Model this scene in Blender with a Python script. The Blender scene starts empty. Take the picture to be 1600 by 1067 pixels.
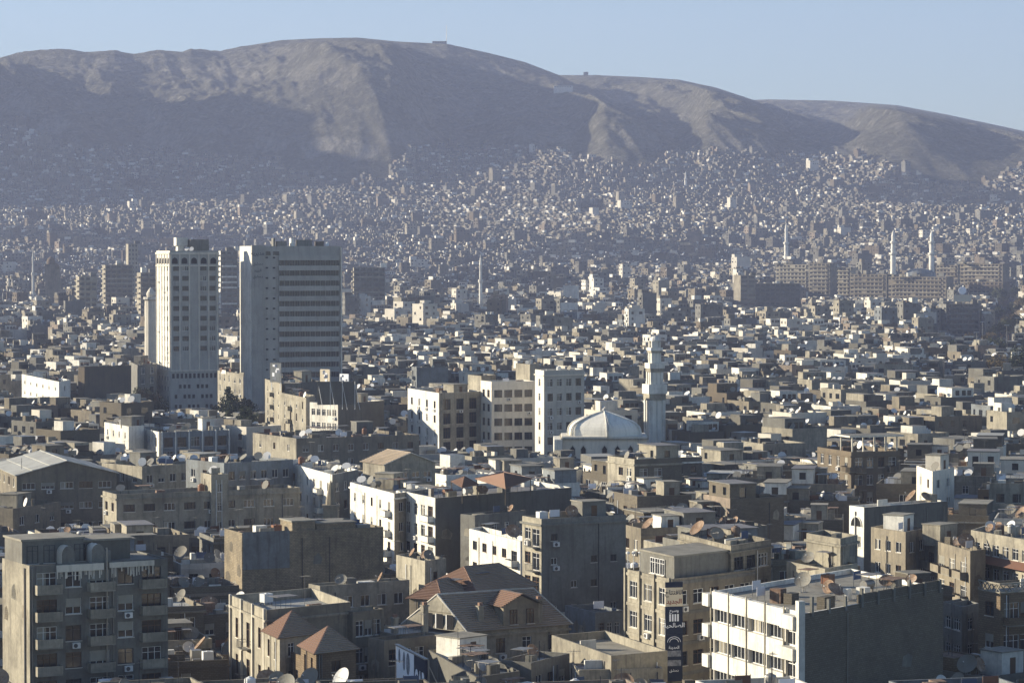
import bpy, math, random
import numpy as np
from mathutils import Vector, Matrix

# ------------------------------------------------------------------ camera, sky, sun, exposure
F, H, HY = 4444.0, 55.0, 394.0
PITCH = math.atan((533.5-HY)/F)
SUN_E, SUN_A = math.radians(16), math.radians(78.0)      # elevation, degrees left of the view direction
sc = bpy.context.scene
cam = bpy.data.objects.new('camera', bpy.data.cameras.new('camera'))
sc.collection.objects.link(cam); sc.camera = cam
cam.location = (0, 0, H); cam.rotation_euler = (math.pi/2-PITCH, 0, 0)
cam.data.sensor_width = 36; cam.data.lens = 36*F/1600.0
cam.data.clip_start = 1; cam.data.clip_end = 30000
w = bpy.data.worlds.new('World'); sc.world = w; w.use_nodes = True
nt = w.node_tree; bg = nt.nodes['Background']
sky = nt.nodes.new('ShaderNodeTexSky'); sky.sky_type = 'NISHITA'; sky.sun_disc = False
sky.sun_elevation = SUN_E; sky.sun_rotation = -SUN_A
sky.air_density = 1.0; sky.dust_density = .7; sky.ozone_density = 3.9; sky.air_density = 1.05; sky.altitude = 700
nt.links.new(sky.outputs[0], bg.inputs[0]); bg.inputs[1].default_value = 0.066
sd = bpy.data.lights.new('sun', 'SUN'); sd.energy = 5.0; sd.angle = math.radians(0.5); sd.color = (1.0, 0.895, 0.70)
so = bpy.data.objects.new('sun', sd); sc.collection.objects.link(so)
S = Vector((-math.sin(SUN_A)*math.cos(SUN_E), math.cos(SUN_A)*math.cos(SUN_E), math.sin(SUN_E)))
so.rotation_euler = S.to_track_quat('Z', 'Y').to_euler(); so.location = (-300, 200, 400)
sc.view_settings.view_transform = 'Standard'; sc.view_settings.look = 'None'
sc.view_settings.exposure = 1.3; sc.view_settings.gamma = 1.0; sc.view_settings.use_curve_mapping = False
cy = sc.cycles
cy.use_denoising = True
cy.max_bounces = 5; cy.diffuse_bounces = 2; cy.glossy_bounces = 2; cy.volume_bounces = 1; cy.transparent_max_bounces = 4
cy.use_adaptive_sampling = True; cy.adaptive_threshold = 0.02
cy.sample_clamp_indirect = 4.0
random.seed(7); R = random.random
U = random.uniform
rng = np.random.default_rng(5)

def ray(px, py):
    a, b = (px-800)/F, (533.5-py)/F
    return (a, b*math.sin(PITCH)+math.cos(PITCH), b*math.cos(PITCH)-math.sin(PITCH))
def P(px, py, z):                      # the point at height z that a feature at this place of the photo has
    r = ray(px, py); t = (z-H)/r[2]
    return (r[0]*t, r[1]*t)
def PD(px, d): return ((px-800)/F*d/math.cos(PITCH), d)
def proj(x, y, z):
    zz = z-H; dep = y*math.cos(PITCH)-zz*math.sin(PITCH); up = y*math.sin(PITCH)+zz*math.cos(PITCH)
    return 800+F*x/dep, 533.5-F*up/dep
def zat(py, d): return H+d*ray(800, py)[2]/ray(800, py)[1]

# ------------------------------------------------------------------ materials
def nn(t, typ, **k):
    n = t.nodes.new(typ)
    for a, b in k.items(): setattr(n, a, b)
    return n
def mat(name, col, rough=0.9, spec=0.2, stain=0.6, scol=(.075, .068, .058), streak=0.0, scale=0.22, fine=2.5, bump=0.25, blocks=None, rand=0.12, metal=0.0, emit=None):
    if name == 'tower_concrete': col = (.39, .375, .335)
    elif max(col) < .61 and max(col) > .15: g_ = sum(col)/3*.59; col = ((col[0]*.59*.78+g_*.22), (col[1]*.59*.78+g_*.22), (col[2]*.59*.78+g_*.22)*.92) if 'roof_tile' not in name else (tuple(c*.85 for c in col) if name != 'old_shaded_roof_tile' else (.34, .275, .205))
    m = bpy.data.materials.new(name); m.use_nodes = True; t = m.node_tree
    b = t.nodes['Principled BSDF']; L = t.links.new
    b.inputs['Roughness'].default_value = rough; b.inputs['Specular IOR Level'].default_value = spec
    b.inputs['Metallic'].default_value = metal
    g = nn(t, 'ShaderNodeNewGeometry')
    cur = nn(t, 'ShaderNodeRGB'); cur.outputs[0].default_value = (*col, 1); cur = cur.outputs[0]
    def mix(fac, a, colb, mult=1.0, typ='MIX'):
        x = nn(t, 'ShaderNodeMix', data_type='RGBA', blend_type=typ)
        mm = nn(t, 'ShaderNodeMath', operation='MULTIPLY'); L(fac, mm.inputs[0]); mm.inputs[1].default_value = mult
        L(mm.outputs[0], x.inputs[0]); L(a, x.inputs[6])
        if isinstance(colb, tuple): x.inputs[7].default_value = (*colb, 1)
        else: L(colb, x.inputs[7])
        return x.outputs[2]
    def ramp(src, lo, hi):
        r = nn(t, 'ShaderNodeMapRange'); r.inputs[1].default_value = lo; r.inputs[2].default_value = hi
        L(src, r.inputs[0]); return r.outputs[0]
    n1 = nn(t, 'ShaderNodeTexNoise'); n1.inputs['Scale'].default_value = scale; n1.inputs['Detail'].default_value = 6; n1.inputs['Roughness'].default_value = .65
    L(g.outputs['Position'], n1.inputs['Vector'])
    n2 = nn(t, 'ShaderNodeTexNoise'); n2.inputs['Scale'].default_value = fine; n2.inputs['Detail'].default_value = 4
    L(g.outputs['Position'], n2.inputs['Vector'])
    if stain: 
        cur = mix(ramp(n1.outputs[0], .42, .68), cur, scol, stain)
        cur = mix(ramp(n2.outputs[0], .4, .75), cur, scol, stain*.5)
    if streak or blocks:
        uv = nn(t, 'ShaderNodeTexCoord')
    if streak:
        mp = nn(t, 'ShaderNodeMapping'); mp.inputs['Scale'].default_value = (1.3, .10, 1)
        L(uv.outputs['UV'], mp.inputs[0])
        n3 = nn(t, 'ShaderNodeTexNoise'); n3.inputs['Scale'].default_value = 1.0; n3.inputs['Detail'].default_value = 5; n3.inputs['Roughness'].default_value = .7
        L(mp.outputs[0], n3.inputs['Vector'])
        cur = mix(ramp(n3.outputs[0], .5, .72), cur, scol, streak)
    hgt = n2.outputs[0]
    if blocks:
        br = nn(t, 'ShaderNodeTexBrick'); L(uv.outputs['UV'], br.inputs['Vector'])
        br.inputs['Scale'].default_value = 1; br.inputs['Brick Width'].default_value = blocks[0]; br.inputs['Row Height'].default_value = blocks[1]
        br.inputs['Mortar Size'].default_value = blocks[2]; br.inputs['Color1'].default_value = (1, 1, 1, 1)
        br.inputs['Color2'].default_value = (.72, .70, .68, 1); br.inputs['Mortar'].default_value = (.5, .48, .45, 1)
        x = nn(t, 'ShaderNodeMix', data_type='RGBA', blend_type='MULTIPLY'); x.inputs[0].default_value = .8
        L(cur, x.inputs[6]); L(br.outputs[0], x.inputs[7]); cur = x.outputs[2]
    if rand:
        oi = nn(t, 'ShaderNodeObjectInfo'); r = nn(t, 'ShaderNodeMapRange'); r.inputs[3].default_value = 1-rand; r.inputs[4].default_value = 1+rand
        L(oi.outputs['Random'], r.inputs[0]); h = nn(t, 'ShaderNodeHueSaturation'); L(r.outputs[0], h.inputs['Value']); L(cur, h.inputs['Color']); cur = h.outputs[0]
    L(cur, b.inputs['Base Color'])
    if bump:
        bp = nn(t, 'ShaderNodeBump'); bp.inputs['Strength'].default_value = bump; bp.inputs['Distance'].default_value = .05
        L(hgt, bp.inputs['Height']); L(bp.outputs[0], b.inputs['Normal'])
    return m
W = dict(streak=.75)
M = {
 'cream': mat('cream_plaster', (.60, .53, .42), **W), 'tan': mat('tan_plaster', (.42, .35, .26), **W),
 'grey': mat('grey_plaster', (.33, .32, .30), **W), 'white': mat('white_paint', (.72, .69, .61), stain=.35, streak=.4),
 'dgrey': mat('dark_grey_plaster', (.24, .225, .20), **W), 'brown': mat('brown_stone', (.27, .20, .13), **W),
 'beige': mat('beige_stone', (.50, .44, .35), blocks=(1.1, .45, .02), **W), 'tanblock': mat('tan_party_wall', (.58, .46, .31), blocks=(.42, .21, .025), stain=.6, streak=.5), 'domewhite': mat('dome_plaster', (.80, .765, .67), stain=.15, streak=.25, bump=.1), 'towerwall': mat('tower_concrete', (.605, .58, .52), stain=.25, streak=.4, bump=.1), 'block': mat('bare_concrete_block', (.28, .235, .18), blocks=(.42, .21, .025), stain=.45),
 'brickwall': mat('ochre_brick', (.36, .25, .15), blocks=(.5, .25, .03), stain=.3),
 'stone': mat('pale_stone', (.61, .565, .475), stain=.2, streak=.35, bump=.1), 'pink': mat('faded_pink_plaster', (.48, .36, .28), **W),
 'bluegrey': mat('blue_grey_plaster', (.32, .36, .42), **W),
 'roof': mat('concrete_roof', (.34, .32, .29), stain=.6, scale=.35, fine=1.2), 'roof2': mat('dusty_roof', (.46, .42, .36), stain=.5, scale=.35),
 'roof3': mat('bitumen_roof', (.13, .13, .14), stain=.4, scol=(.3, .28, .25), scale=.35), 'roofw': mat('whitewashed_roof', (.6, .6, .6), stain=.35, scale=.3),
 'tile': mat('clay_roof_tile', (.27, .165, .12), stain=.5, scol=(.2, .14, .10), fine=4, rand=.05), 'tileold_shade': mat('old_shaded_roof_tile', (.30, .225, .165), stain=.4, scol=(.14, .12, .09), fine=4, rand=.05),  # brown tile covers whole old roofs and colours the shaded slopes of red ones
 'dishw': mat('dish_paint', (.62, .61, .58), rough=.5, stain=.25, scol=(.25, .2, .15), fine=3, rand=.2), 'disho': mat('rusty_dish', (.36, .20, .11), stain=.4, scol=(.5, .42, .34), scale=1.2, fine=5, rand=.2),
 'dishg': mat('grey_dish', (.36, .35, .33), stain=.4, scol=(.2, .15, .1), scale=1, fine=5, rand=.2),
 'metal': mat('galvanised_metal', (.42, .42, .43), rough=.45, stain=.3, scol=(.2, .13, .08), metal=.5, fine=5), 'darkmetal': mat('dark_metal', (.06, .06, .065), rough=.5, stain=0, bump=0),
 'rust': mat('rusty_sheet', (.25, .13, .08), stain=.5, scol=(.35, .28, .22), scale=1.5), 'glass': mat('window_glass', (.018, .02, .024), rough=.12, spec=.6, stain=0, bump=0, rand=0),
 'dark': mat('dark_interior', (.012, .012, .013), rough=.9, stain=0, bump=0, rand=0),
 'framew': mat('white_frame', (.68, .67, .64), stain=.15, bump=0), 'frameb': mat('brown_frame', (.12, .07, .04), stain=.15, bump=0),
 'shut': mat('roller_shutter', (.42, .39, .34), stain=.3, rand=.3, bump=0), 'curtain': mat('curtain', (.45, .40, .33), stain=.2, rand=.4, bump=0),
 'cloth': mat('laundry_cloth', (.75, .75, .78), stain=.1, rand=.3), 'tankr': mat('orange_tank', (.42, .16, .07), rough=.5, stain=.3), 'tankw': mat('white_tank', (.68, .68, .66), rough=.45, stain=.2),
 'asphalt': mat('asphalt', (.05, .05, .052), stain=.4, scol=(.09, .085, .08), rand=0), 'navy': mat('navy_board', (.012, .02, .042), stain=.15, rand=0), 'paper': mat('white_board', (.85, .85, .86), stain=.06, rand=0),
 'cream_board': mat('cream_board', (.62, .54, .40), stain=.15, rand=0), 'redink': mat('red_ink', (.5, .06, .03), stain=0, rand=0), 'ink': mat('dark_ink', (.05, .05, .06), stain=0, rand=0),
 'greypic': mat('grey_print', (.16, .19, .27), stain=.6, scol=(.45, .45, .47), scale=1.5, fine=4, rand=0), 'whiteletter': mat('white_letter', (.8, .8, .82), stain=0, rand=0),
 'bark': mat('bark', (.07, .05, .035), stain=.3), 'leaf': mat('dark_leaf', (.045, .055, .028), stain=.4, scol=(.02, .022, .012), scale=.8, rand=.25, bump=0),
 'leafb': mat('dry_leaf', (.10, .075, .035), stain=.4, scol=(.04, .035, .02), scale=.8, rand=.25, bump=0), 'awning': mat('red_awning', (.30, .12, .07), stain=.3), 'bluecloth': mat('blue_panel', (.10, .16, .34), stain=.2),
}
WALLS = ['cream', 'tan', 'grey', 'white', 'dgrey', 'brown', 'beige', 'block', 'pink', 'bluegrey', 'stone']
WNAME = dict(cream='cream plaster', tan='tan plaster', grey='grey plaster', white='white painted', dgrey='dark grey', brown='brown stone', beige='beige stone', block='bare block', pink='faded pink', bluegrey='blue grey', stone='pale stone')

# ------------------------------------------------------------------ mesh helpers
class MB:
    def __init__(s): s.v = []; s.f = []; s.m = []; s.mats = []
    def mi(s, k):
        if k not in s.mats: s.mats.append(k)
        return s.mats.index(k)
    def poly(s, pts, k):
        n = len(s.v); s.v += [tuple(p) for p in pts]; s.f.append(tuple(range(n, n+len(pts)))); s.m.append(s.mi(k))
    def prism(s, poly, z0, z1, k, kt=None, bottom=False):
        n = len(poly)
        for i in range(n):
            a, b = poly[i], poly[(i+1) % n]
            s.poly([(a[0], a[1], z0), (b[0], b[1], z0), (b[0], b[1], z1), (a[0], a[1], z1)], k)
        s.poly([(p[0], p[1], z1) for p in poly], kt or k)
        if bottom: s.poly([(p[0], p[1], z0) for p in poly[::-1]], k)
    def box(s, x0, x1, y0, y1, z0, z1, k, kt=None): s.prism([(x0, y0), (x1, y0), (x1, y1), (x0, y1)], z0, z1, k, kt, True)
    def obox(s, c, t, hx, hy, z0, z1, k, kt=None):
        n = (-t[1], t[0])
        s.prism([(c[0]+a*hx*t[0]+b*hy*n[0], c[1]+a*hx*t[1]+b*hy*n[1]) for a, b in ((-1, -1), (1, -1), (1, 1), (-1, 1))], z0, z1, k, kt, True)
    def tube(s, p, q, r0, k, r1=None, n=8, caps=True):
        r1 = r0 if r1 is None else r1; p = Vector(p); q = Vector(q); d = (q-p).normalized()
        a = d.orthogonal().normalized(); b = d.cross(a)
        A = [p+(a*math.cos(i*2*math.pi/n)+b*math.sin(i*2*math.pi/n))*r0 for i in range(n)]
        B = [q+(a*math.cos(i*2*math.pi/n)+b*math.sin(i*2*math.pi/n))*r1 for i in range(n)]
        for i in range(n):
            j = (i+1) % n; s.poly([A[i], A[j], B[j], B[i]], k)
        if caps: s.poly(B, k); s.poly(A[::-1], k)
    def lathe(s, prof, k, n=16, c=(0, 0), rot=0, squash=1):
        for (r0, z0), (r1, z1) in zip(prof, prof[1:]):
            for i in range(n):
                a, b = rot+i*2*math.pi/n, rot+(i+1)*2*math.pi/n
                q = [(c[0]+r0*math.cos(a), c[1]+r0*math.sin(a)*squash, z0), (c[0]+r0*math.cos(b), c[1]+r0*math.sin(b)*squash, z0), (c[0]+r1*math.cos(b), c[1]+r1*math.sin(b)*squash, z1), (c[0]+r1*math.cos(a), c[1]+r1*math.sin(a)*squash, z1)]
                if r1 < 1e-4: q = q[:3]
                if r0 < 1e-4: q = [q[0], q[2], q[3]]
                s.poly(q, k)
    def build(s, name, parent=None, loc=(0, 0, 0), smooth=False):
        me = s.mesh(name, smooth); return link(name, me, parent, loc)
    def mesh(s, name, smooth=False):
        me = bpy.data.meshes.new(name); me.from_pydata(s.v, [], s.f)
        for k in s.mats: me.materials.append(M[k])
        me.polygons.foreach_set('material_index', s.m)
        if smooth: me.polygons.foreach_set('use_smooth', [True]*len(s.f))
        autouv(me, s.v, s.f); me.update(); return me
def autouv(me, v, f):
    uvl = me.uv_layers.new(name='UVMap'); out = []
    for fc in f:
        a, b, c = v[fc[0]], v[fc[1]], v[fc[2]]
        ux, uy, uz = b[0]-a[0], b[1]-a[1], b[2]-a[2]; wx, wy, wz = c[0]-a[0], c[1]-a[1], c[2]-a[2]
        nx, ny, nz = uy*wz-uz*wy, uz*wx-ux*wz, ux*wy-uy*wx
        l = math.hypot(nx, ny)
        if abs(nz) > l*1.5 or l < 1e-9:
            for i in fc: out += [v[i][0], v[i][1]]
        else:
            tx, ty = -ny/l, nx/l
            for i in fc: out += [v[i][0]*tx+v[i][1]*ty, v[i][2]]
    uvl.data.foreach_set('uv', out)
def link(name, me, parent=None, loc=(0, 0, 0), rz=0):
    o = bpy.data.objects.new(name, me); sc.collection.objects.link(o); o.location = loc
    if rz: o.rotation_euler = (0, 0, rz)
    if parent: o.parent = parent
    return o
def tag(o, label=None, cat=None, group=None, kind=None):
    if label: o['label'] = label
    if cat: o['category'] = cat
    if group: o['group'] = group
    if kind: o['kind'] = kind
    return o
def empty(name, loc, label, cat, group=None, rz=0):
    o = bpy.data.objects.new(name, None); sc.collection.objects.link(o); o.location = loc; o.rotation_euler = (0, 0, rz)
    o.empty_display_size = .5
    return tag(o, label, cat, group)
def dist2(a, b): return math.hypot(a[0]-b[0], a[1]-b[1])

# ------------------------------------------------------------------ terrain
def vnoise(x, y, seed=0):
    xi = np.floor(x).astype(np.int64); yi = np.floor(y).astype(np.int64); xf = x-xi; yf = y-yi
    def h(a, b):
        n = (a*374761393+b*668265263+seed*974634777) & 0x7fffffff
        n = ((n ^ (n >> 13))*1274126177) & 0x7fffffff
        return ((n ^ (n >> 16)) & 0xffff)/65535.0
    u = xf*xf*(3-2*xf); v = yf*yf*(3-2*yf)
    return (h(xi, yi)*(1-u)+h(xi+1, yi)*u)*(1-v)+(h(xi, yi+1)*(1-u)+h(xi+1, yi+1)*u)*v
def fbm(x, y, o=4, seed=0, ridged=False):
    s = 0; a = .5; t = 0
    for i in range(o):
        n = vnoise(x, y, seed+i*17)
        if ridged: n = 1-abs(2*n-1)
        s = s+n*a; t += a; a *= .5; x = x*2.03+11; y = y*2.03+5
    return s/t
GY = [-500, 900, 1500, 2000, 2400, 2800, 3200, 3600, 4000, 9000]
GZ = [0, 0, 1.5, 6, 17, 36, 68, 112, 178, 178]
C1 = ([-2600, -1200, -500, -250, -90, 0, 30, 60, 100, 140, 180, 210, 250, 285, 300, 345, 380, 440, 500, 560, 620, 700, 760, 820, 870, 920, 1000, 1100, 1200, 1400, 3000, 4600],
      [0, -20, 30, 60, 86, 93, 84, 80, 78, 83, 80, 86, 80, 83, 78, 82, 74, 64, 61, 60, 66, 70, 83, 98, 117, 142, 182, 232, 268, 330, 420, 420])
C2 = ([600, 760, 860, 930, 1000, 1060, 1120, 1180, 1240, 1300, 1400, 1500, 1700, 4600], [240, 160, 118, 118, 121, 125, 138, 158, 186, 216, 258, 292, 340, 420])
C3 = ([900, 1050, 1150, 1200, 1300, 1400, 1480, 1560, 1620, 1900, 2600, 4600], [210, 170, 158, 156, 158, 165, 180, 197, 210, 250, 330, 400])
def sm(t): t = np.clip(t, 0, 1); return t*t*(3-2*t)
def terrain(x, y):
    x = np.asarray(x, float); y = np.asarray(y, float)
    u = 800+F*x/np.maximum(y, 50)
    base = np.interp(y, GY, GZ)
    strat = None
    base = base+sm((y-2300)/900)*14*(fbm(x/260, y/300, 3, 3)-.5)
    z = base
    rough = fbm(x/420+y/2200, y/1100, 4, 21, True)-.5
    gul = fbm(x/110+y/420, y/620, 4, 41, True)-.5
    fine = fbm(x/48, y/70, 5, 61, True)-.5
    for (cx, cyy), D, amp, p in ((C1, 4850, .85, 1.1), (C2, 5450, .75, 1.1), (C3, 6100, .75, 1.1)):
        crest = H+(HY-np.interp(u, cx, cyy))/F*D
        t = (y-3700)/(D-3700)
        tt = np.clip(t, 0, 1)
        g = tt**p
        zz = base+(crest-base)*g
        mid = np.clip(4*tt*(1-tt), 0, 1)*(1-tt**4)
        zz = zz+mid*amp*(95*rough+55*gul+22*(fbm(x/52+y/300, y/330, 3, 55, True)-.5))+np.clip(tt*3, 0, 1)*(1-.4*sm(tt*1.2-.2))*(17*fine+2.5*(fbm(x/9, y/12, 2, 71, True)-.5))
        if D == 5450: zz = zz+mid*(40*np.exp(-((u-1110)/np.where(u < 1110, 25, 90))**2)-30*np.exp(-((u-1270)/60)**2))
        if D == 6100: zz = zz+mid*(55*np.exp(-((u-1420)/np.where(u < 1420, 60, 70))**2)-40*np.exp(-((u-1290)/70)**2))
        if D == 4850:
            zz = zz+mid*(60*np.exp(-((u-592-(1-tt)*10)/np.where(u < 592, 130, 45))**2)-40*np.exp(-((u-220)/120)**2)*sm((.95-tt)/.5)+45*np.exp(-((u-950)/np.where(u < 950, 25, 90))**2)-30*np.exp(-((u-720)/70)**2))
            # plateau with a rim of crags on the left
            pl = sm((360-u)/80)
            zz = zz+pl*np.where(tt > .72, 1, 0)*(crest-zz)*0.62*sm((tt-.72)/.12)
        lim = H+(HY-np.interp(u, cx, cyy))/F*y-1-10*(1-tt)+6*(fbm(x/28, y/40, 3, 77, True)-.55)*sm((430-u)/60)+2*(fbm(x/20, y/20, 2, 78)-.5)
        zz = np.where(y > D, crest-(y-D)*.12, lim-8*np.log1p(np.exp(np.clip((lim-zz)/8, -30, 30)))+0 if False else np.minimum(zz, lim))
        zz = np.where(t < 0, -50, zz)
        z = np.maximum(z, zz)
    # the shoulder off to the left that shades the slopes
    hx = -1330+.10*(y-4200); hh = 560*np.exp(-((y-4080)/640)**2)*(1+.55*(fbm(y/200, y*0+3.3, 3, 5)-.55))
    sh = hh*np.exp(-(np.maximum(x-hx, 0)/430)**1.5)*np.exp(-(np.maximum(hx-x, 0)/900)**2)
    z = np.maximum(z, sh+40*(gul)*np.clip(sh/200, 0, 1))
    # spur at the left edge in front of the mountain
    c0 = np.interp(u, [-900, -300, -60, 0, 60, 100, 135, 200, 5000], [-60, 30, 88, 100, 152, 196, 238, 300, 420])
    z0 = H+(HY-c0)/F*4250
    t0 = np.clip(1-np.abs(y-4250)/520, 0, 1)
    z = np.maximum(z, base*.6+(z0-base*.6)*t0**.9+8*fine*t0)
    return z
def T(x, y): return float(terrain(x, y))
def grid_obj(name, us, ys, mname, label, smooth=True, kind='structure'):
    uu, yy = np.meshgrid(us, ys); xx = (uu-800)/F*np.maximum(yy, 250)
    zz = terrain(xx, np.maximum(yy, 60)); n, m_ = uu.shape
    v = np.stack([xx, yy, zz], -1).reshape(-1, 3)
    idx = np.arange(n*m_).reshape(n, m_)
    q = np.stack([idx[:-1, :-1], idx[:-1, 1:], idx[1:, 1:], idx[1:, :-1]], -1).reshape(-1, 4)
    o = np_mesh(name, v, q, None, [mname], smooth)
    return tag(o, label, None, None, kind), v
def np_mesh(name, v, q, mi, mats, smooth=False, uv=None):
    me = bpy.data.meshes.new(name); me.vertices.add(len(v)); me.vertices.foreach_set('co', np.ascontiguousarray(v, dtype=np.float32).ravel())
    me.loops.add(q.size); me.loops.foreach_set('vertex_index', np.ascontiguousarray(q, dtype=np.int32).ravel())
    me.polygons.add(len(q)); me.polygons.foreach_set('loop_start', np.arange(0, q.size, 4, dtype=np.int32)); me.polygons.foreach_set('loop_total', np.full(len(q), 4, dtype=np.int32))
    for k in mats: me.materials.append(M[k] if isinstance(k, str) else k)
    if mi is not None: me.polygons.foreach_set('material_index', np.ascontiguousarray(mi, dtype=np.int32))
    me.polygons.foreach_set('use_smooth', np.full(len(q), smooth, dtype=bool))
    if uv is not None: me.uv_layers.new(name='UVMap').data.foreach_set('uv', np.ascontiguousarray(uv, dtype=np.float32).ravel())
    me.update(calc_edges=True); return link(name, me)

def mountain_mat():
    m = bpy.data.materials.new('dry_mountain_rock'); m.use_nodes = True; t = m.node_tree; L = t.links.new
    b = t.nodes['Principled BSDF']; b.inputs['Roughness'].default_value = .95; b.inputs['Specular IOR Level'].default_value = .1
    g = nn(t, 'ShaderNodeNewGeometry')
    def noise(sc_, det=8, rough=.65, stretch=None):
        n = nn(t, 'ShaderNodeTexNoise'); n.inputs['Scale'].default_value = sc_; n.inputs['Detail'].default_value = det; n.inputs['Roughness'].default_value = rough
        if stretch:
            mp = nn(t, 'ShaderNodeMapping'); mp.inputs['Scale'].default_value = stretch; L(g.outputs['Position'], mp.inputs[0]); L(mp.outputs[0], n.inputs['Vector'])
        else: L(g.outputs['Position'], n.inputs['Vector'])
        return n.outputs[0]
    def rmp(src, stops):
        r = nn(t, 'ShaderNodeValToRGB'); e = r.color_ramp.elements
        while len(e) < len(stops): e.new(.5)
        for i, (p, c) in enumerate(stops): e[i].position = p; e[i].color = (*c, 1)
        L(src, r.inputs[0]); return r.outputs[0]
    c1 = rmp(noise(.006), [(.35, (.25, .235, .175)), (.5, (.34, .32, .235)), (.66, (.44, .41, .31))])
    c2 = rmp(noise(.045, 10, .75), [(.46, (.15, .145, .10)), (.56, (.32, .30, .22)), (.66, (.70, .66, .53))])
    x = nn(t, 'ShaderNodeMix', data_type='RGBA'); x.inputs[0].default_value = .55; L(c1, x.inputs[6]); L(c2, x.inputs[7])
    a = nn(t, 'ShaderNodeAttribute'); a.attribute_name = 'scree'; sn = nn(t, 'ShaderNodeMapRange'); L(noise(.05, 10, .75, (1.6, .5, .5)), sn.inputs[0]); sn.inputs[1].default_value = .42; sn.inputs[2].default_value = .58; sn.inputs[3].default_value = .3; am = nn(t, 'ShaderNodeMath', operation='MULTIPLY'); L(a.outputs['Fac'], am.inputs[0]); L(sn.outputs[0], am.inputs[1])
    y = nn(t, 'ShaderNodeMix', data_type='RGBA'); L(am.outputs[0], y.inputs[0]); L(x.outputs[2], y.inputs[6]); y.inputs[7].default_value = (.70, .65, .55, 1)
    L(y.outputs[2], b.inputs['Base Color'])
    bp = nn(t, 'ShaderNodeBump'); bp.inputs['Strength'].default_value = .9; bp.inputs['Distance'].default_value = 28
    L(noise(.03, 10, .7), bp.inputs['Height'])
    bp2 = nn(t, 'ShaderNodeBump'); bp2.inputs['Strength'].default_value = .8; bp2.inputs['Distance'].default_value = 7
    L(noise(.12, 6, .7), bp2.inputs['Height']); L(bp.outputs[0], bp2.inputs['Normal']); L(bp2.outputs[0], b.inputs['Normal'])
    return m
M['mountain'] = mountain_mat()
us_g = np.concatenate([np.arange(-3200, -60, 60), np.arange(-60, 1680, 12), np.arange(1680, 4300, 60)])
ys_g = np.concatenate([np.arange(-400, 1000, 100), np.arange(1000, 2300, 50), np.arange(2300, 3700, 12)])
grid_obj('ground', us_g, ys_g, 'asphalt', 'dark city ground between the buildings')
us_m = np.concatenate([np.arange(-2600, -60, 24), np.arange(-60, 1680, 3.0), np.arange(1680, 4300, 40)])
ys_m = np.concatenate([np.arange(3688, 4950, 6.0), np.arange(4950, 6300, 12), np.arange(6300, 9000, 150)])
mo, mv = grid_obj('mountain', us_m, ys_m, 'mountain', 'bare rocky mountain behind the city')
# pale scree and quarry scars, placed on the slope
scr = np.zeros(len(mv)); vp = mv; vu = 800+F*vp[:, 0]/vp[:, 1]; vpy = np.array(533.5-F*((vp[:, 1]*math.sin(PITCH)+(vp[:, 2]-H)*math.cos(PITCH))/(vp[:, 1]*math.cos(PITCH)-(vp[:, 2]-H)*math.sin(PITCH))))
pn = fbm(vp[:, 0]/30+vp[:, 1]/90, vp[:, 1]/110, 5, 91)
for (cu, cv, ru, rv, s) in ((500, 230, 28, 22, 1), (560, 235, 40, 18, .8), (640, 215, 50, 16, .6), (30, 160, 30, 26, .7), (80, 200, 26, 22, .8), (120, 225, 14, 16, .6), (250, 215, 38, 30, .6), (225, 180, 30, 12, .5), (1040, 260, 22, 18, .8), (960, 155, 30, 12, .5), (940, 250, 30, 12, .6), (1120, 200, 40, 25, .3), (510, 120, 60, 30, .3), (440, 80, 40, 10, .3), (150, 165, 40, 12, .5), (330, 205, 50, 12, .6), (420, 225, 30, 18, .8), (700, 175, 60, 22, .5), (850, 205, 60, 18, .5), (1000, 215, 50, 20, .6), (1160, 228, 50, 14, .6), (1300, 235, 50, 14, .5), (770, 110, 40, 14, .4), (380, 120, 50, 14, .4), (200, 95, 120, 5, .5), (60, 90, 40, 4, .6), (1420, 210, 40, 25, .3), (1500, 270, 40, 14, .4), (800, 240, 60, 12, .4)):
    scr = np.maximum(scr, s*sm(5*(np.exp(-((vu-cu)/ru)**2-((vpy-cv)/rv)**2)+1.3*(pn-.5)-.45)))
for line in (((762, 190), (790, 178), (830, 170), (880, 166), (915, 152)), ((640, 215), (700, 205), (762, 190)), ((560, 100), (600, 120), (660, 150), (720, 155)), ((60, 105), (200, 112), (340, 108), (450, 100)), ((440, 110), (500, 125), (540, 140)), ((1060, 180), (1150, 196), (1230, 205)), ((360, 150), (420, 175), (470, 180))):
    for (x0, y0), (x1, y1) in zip(line, line[1:]):
        dx, dy = x1-x0, y1-y0; tq = np.clip(((vu-x0)*dx+(vpy-y0)*dy)/(dx*dx+dy*dy), 0, 1); dl = np.hypot(vu-x0-tq*dx, vpy-y0-tq*dy); scr = np.maximum(scr, .55*np.clip(1.6-dl/1.3, 0, 1))
at = mo.data.attributes.new('scree', 'FLOAT', 'POINT'); at.data.foreach_set('value', scr.astype(np.float32))

# haze in the air over the whole city
hz = bpy.data.materials.new('haze_air'); hz.use_nodes = True; t = hz.node_tree; t.nodes.clear()
pv = nn(t, 'ShaderNodeVolumePrincipled'); out = nn(t, 'ShaderNodeOutputMaterial'); t.links.new(pv.outputs[0], out.inputs['Volume'])
pv.inputs['Color'].default_value = (.48, .545, .80, 1); pv.inputs['Density'].default_value = 1.0e-4; pv.inputs['Anisotropy'].default_value = .1
M['haze'] = hz
hb = MB(); hb.box(-4200, 4200, -450, 9300, -8, 800, 'haze'); ho = hb.build('haze'); tag(ho, 'thin blue haze over the city', None, None, 'stuff')
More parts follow.
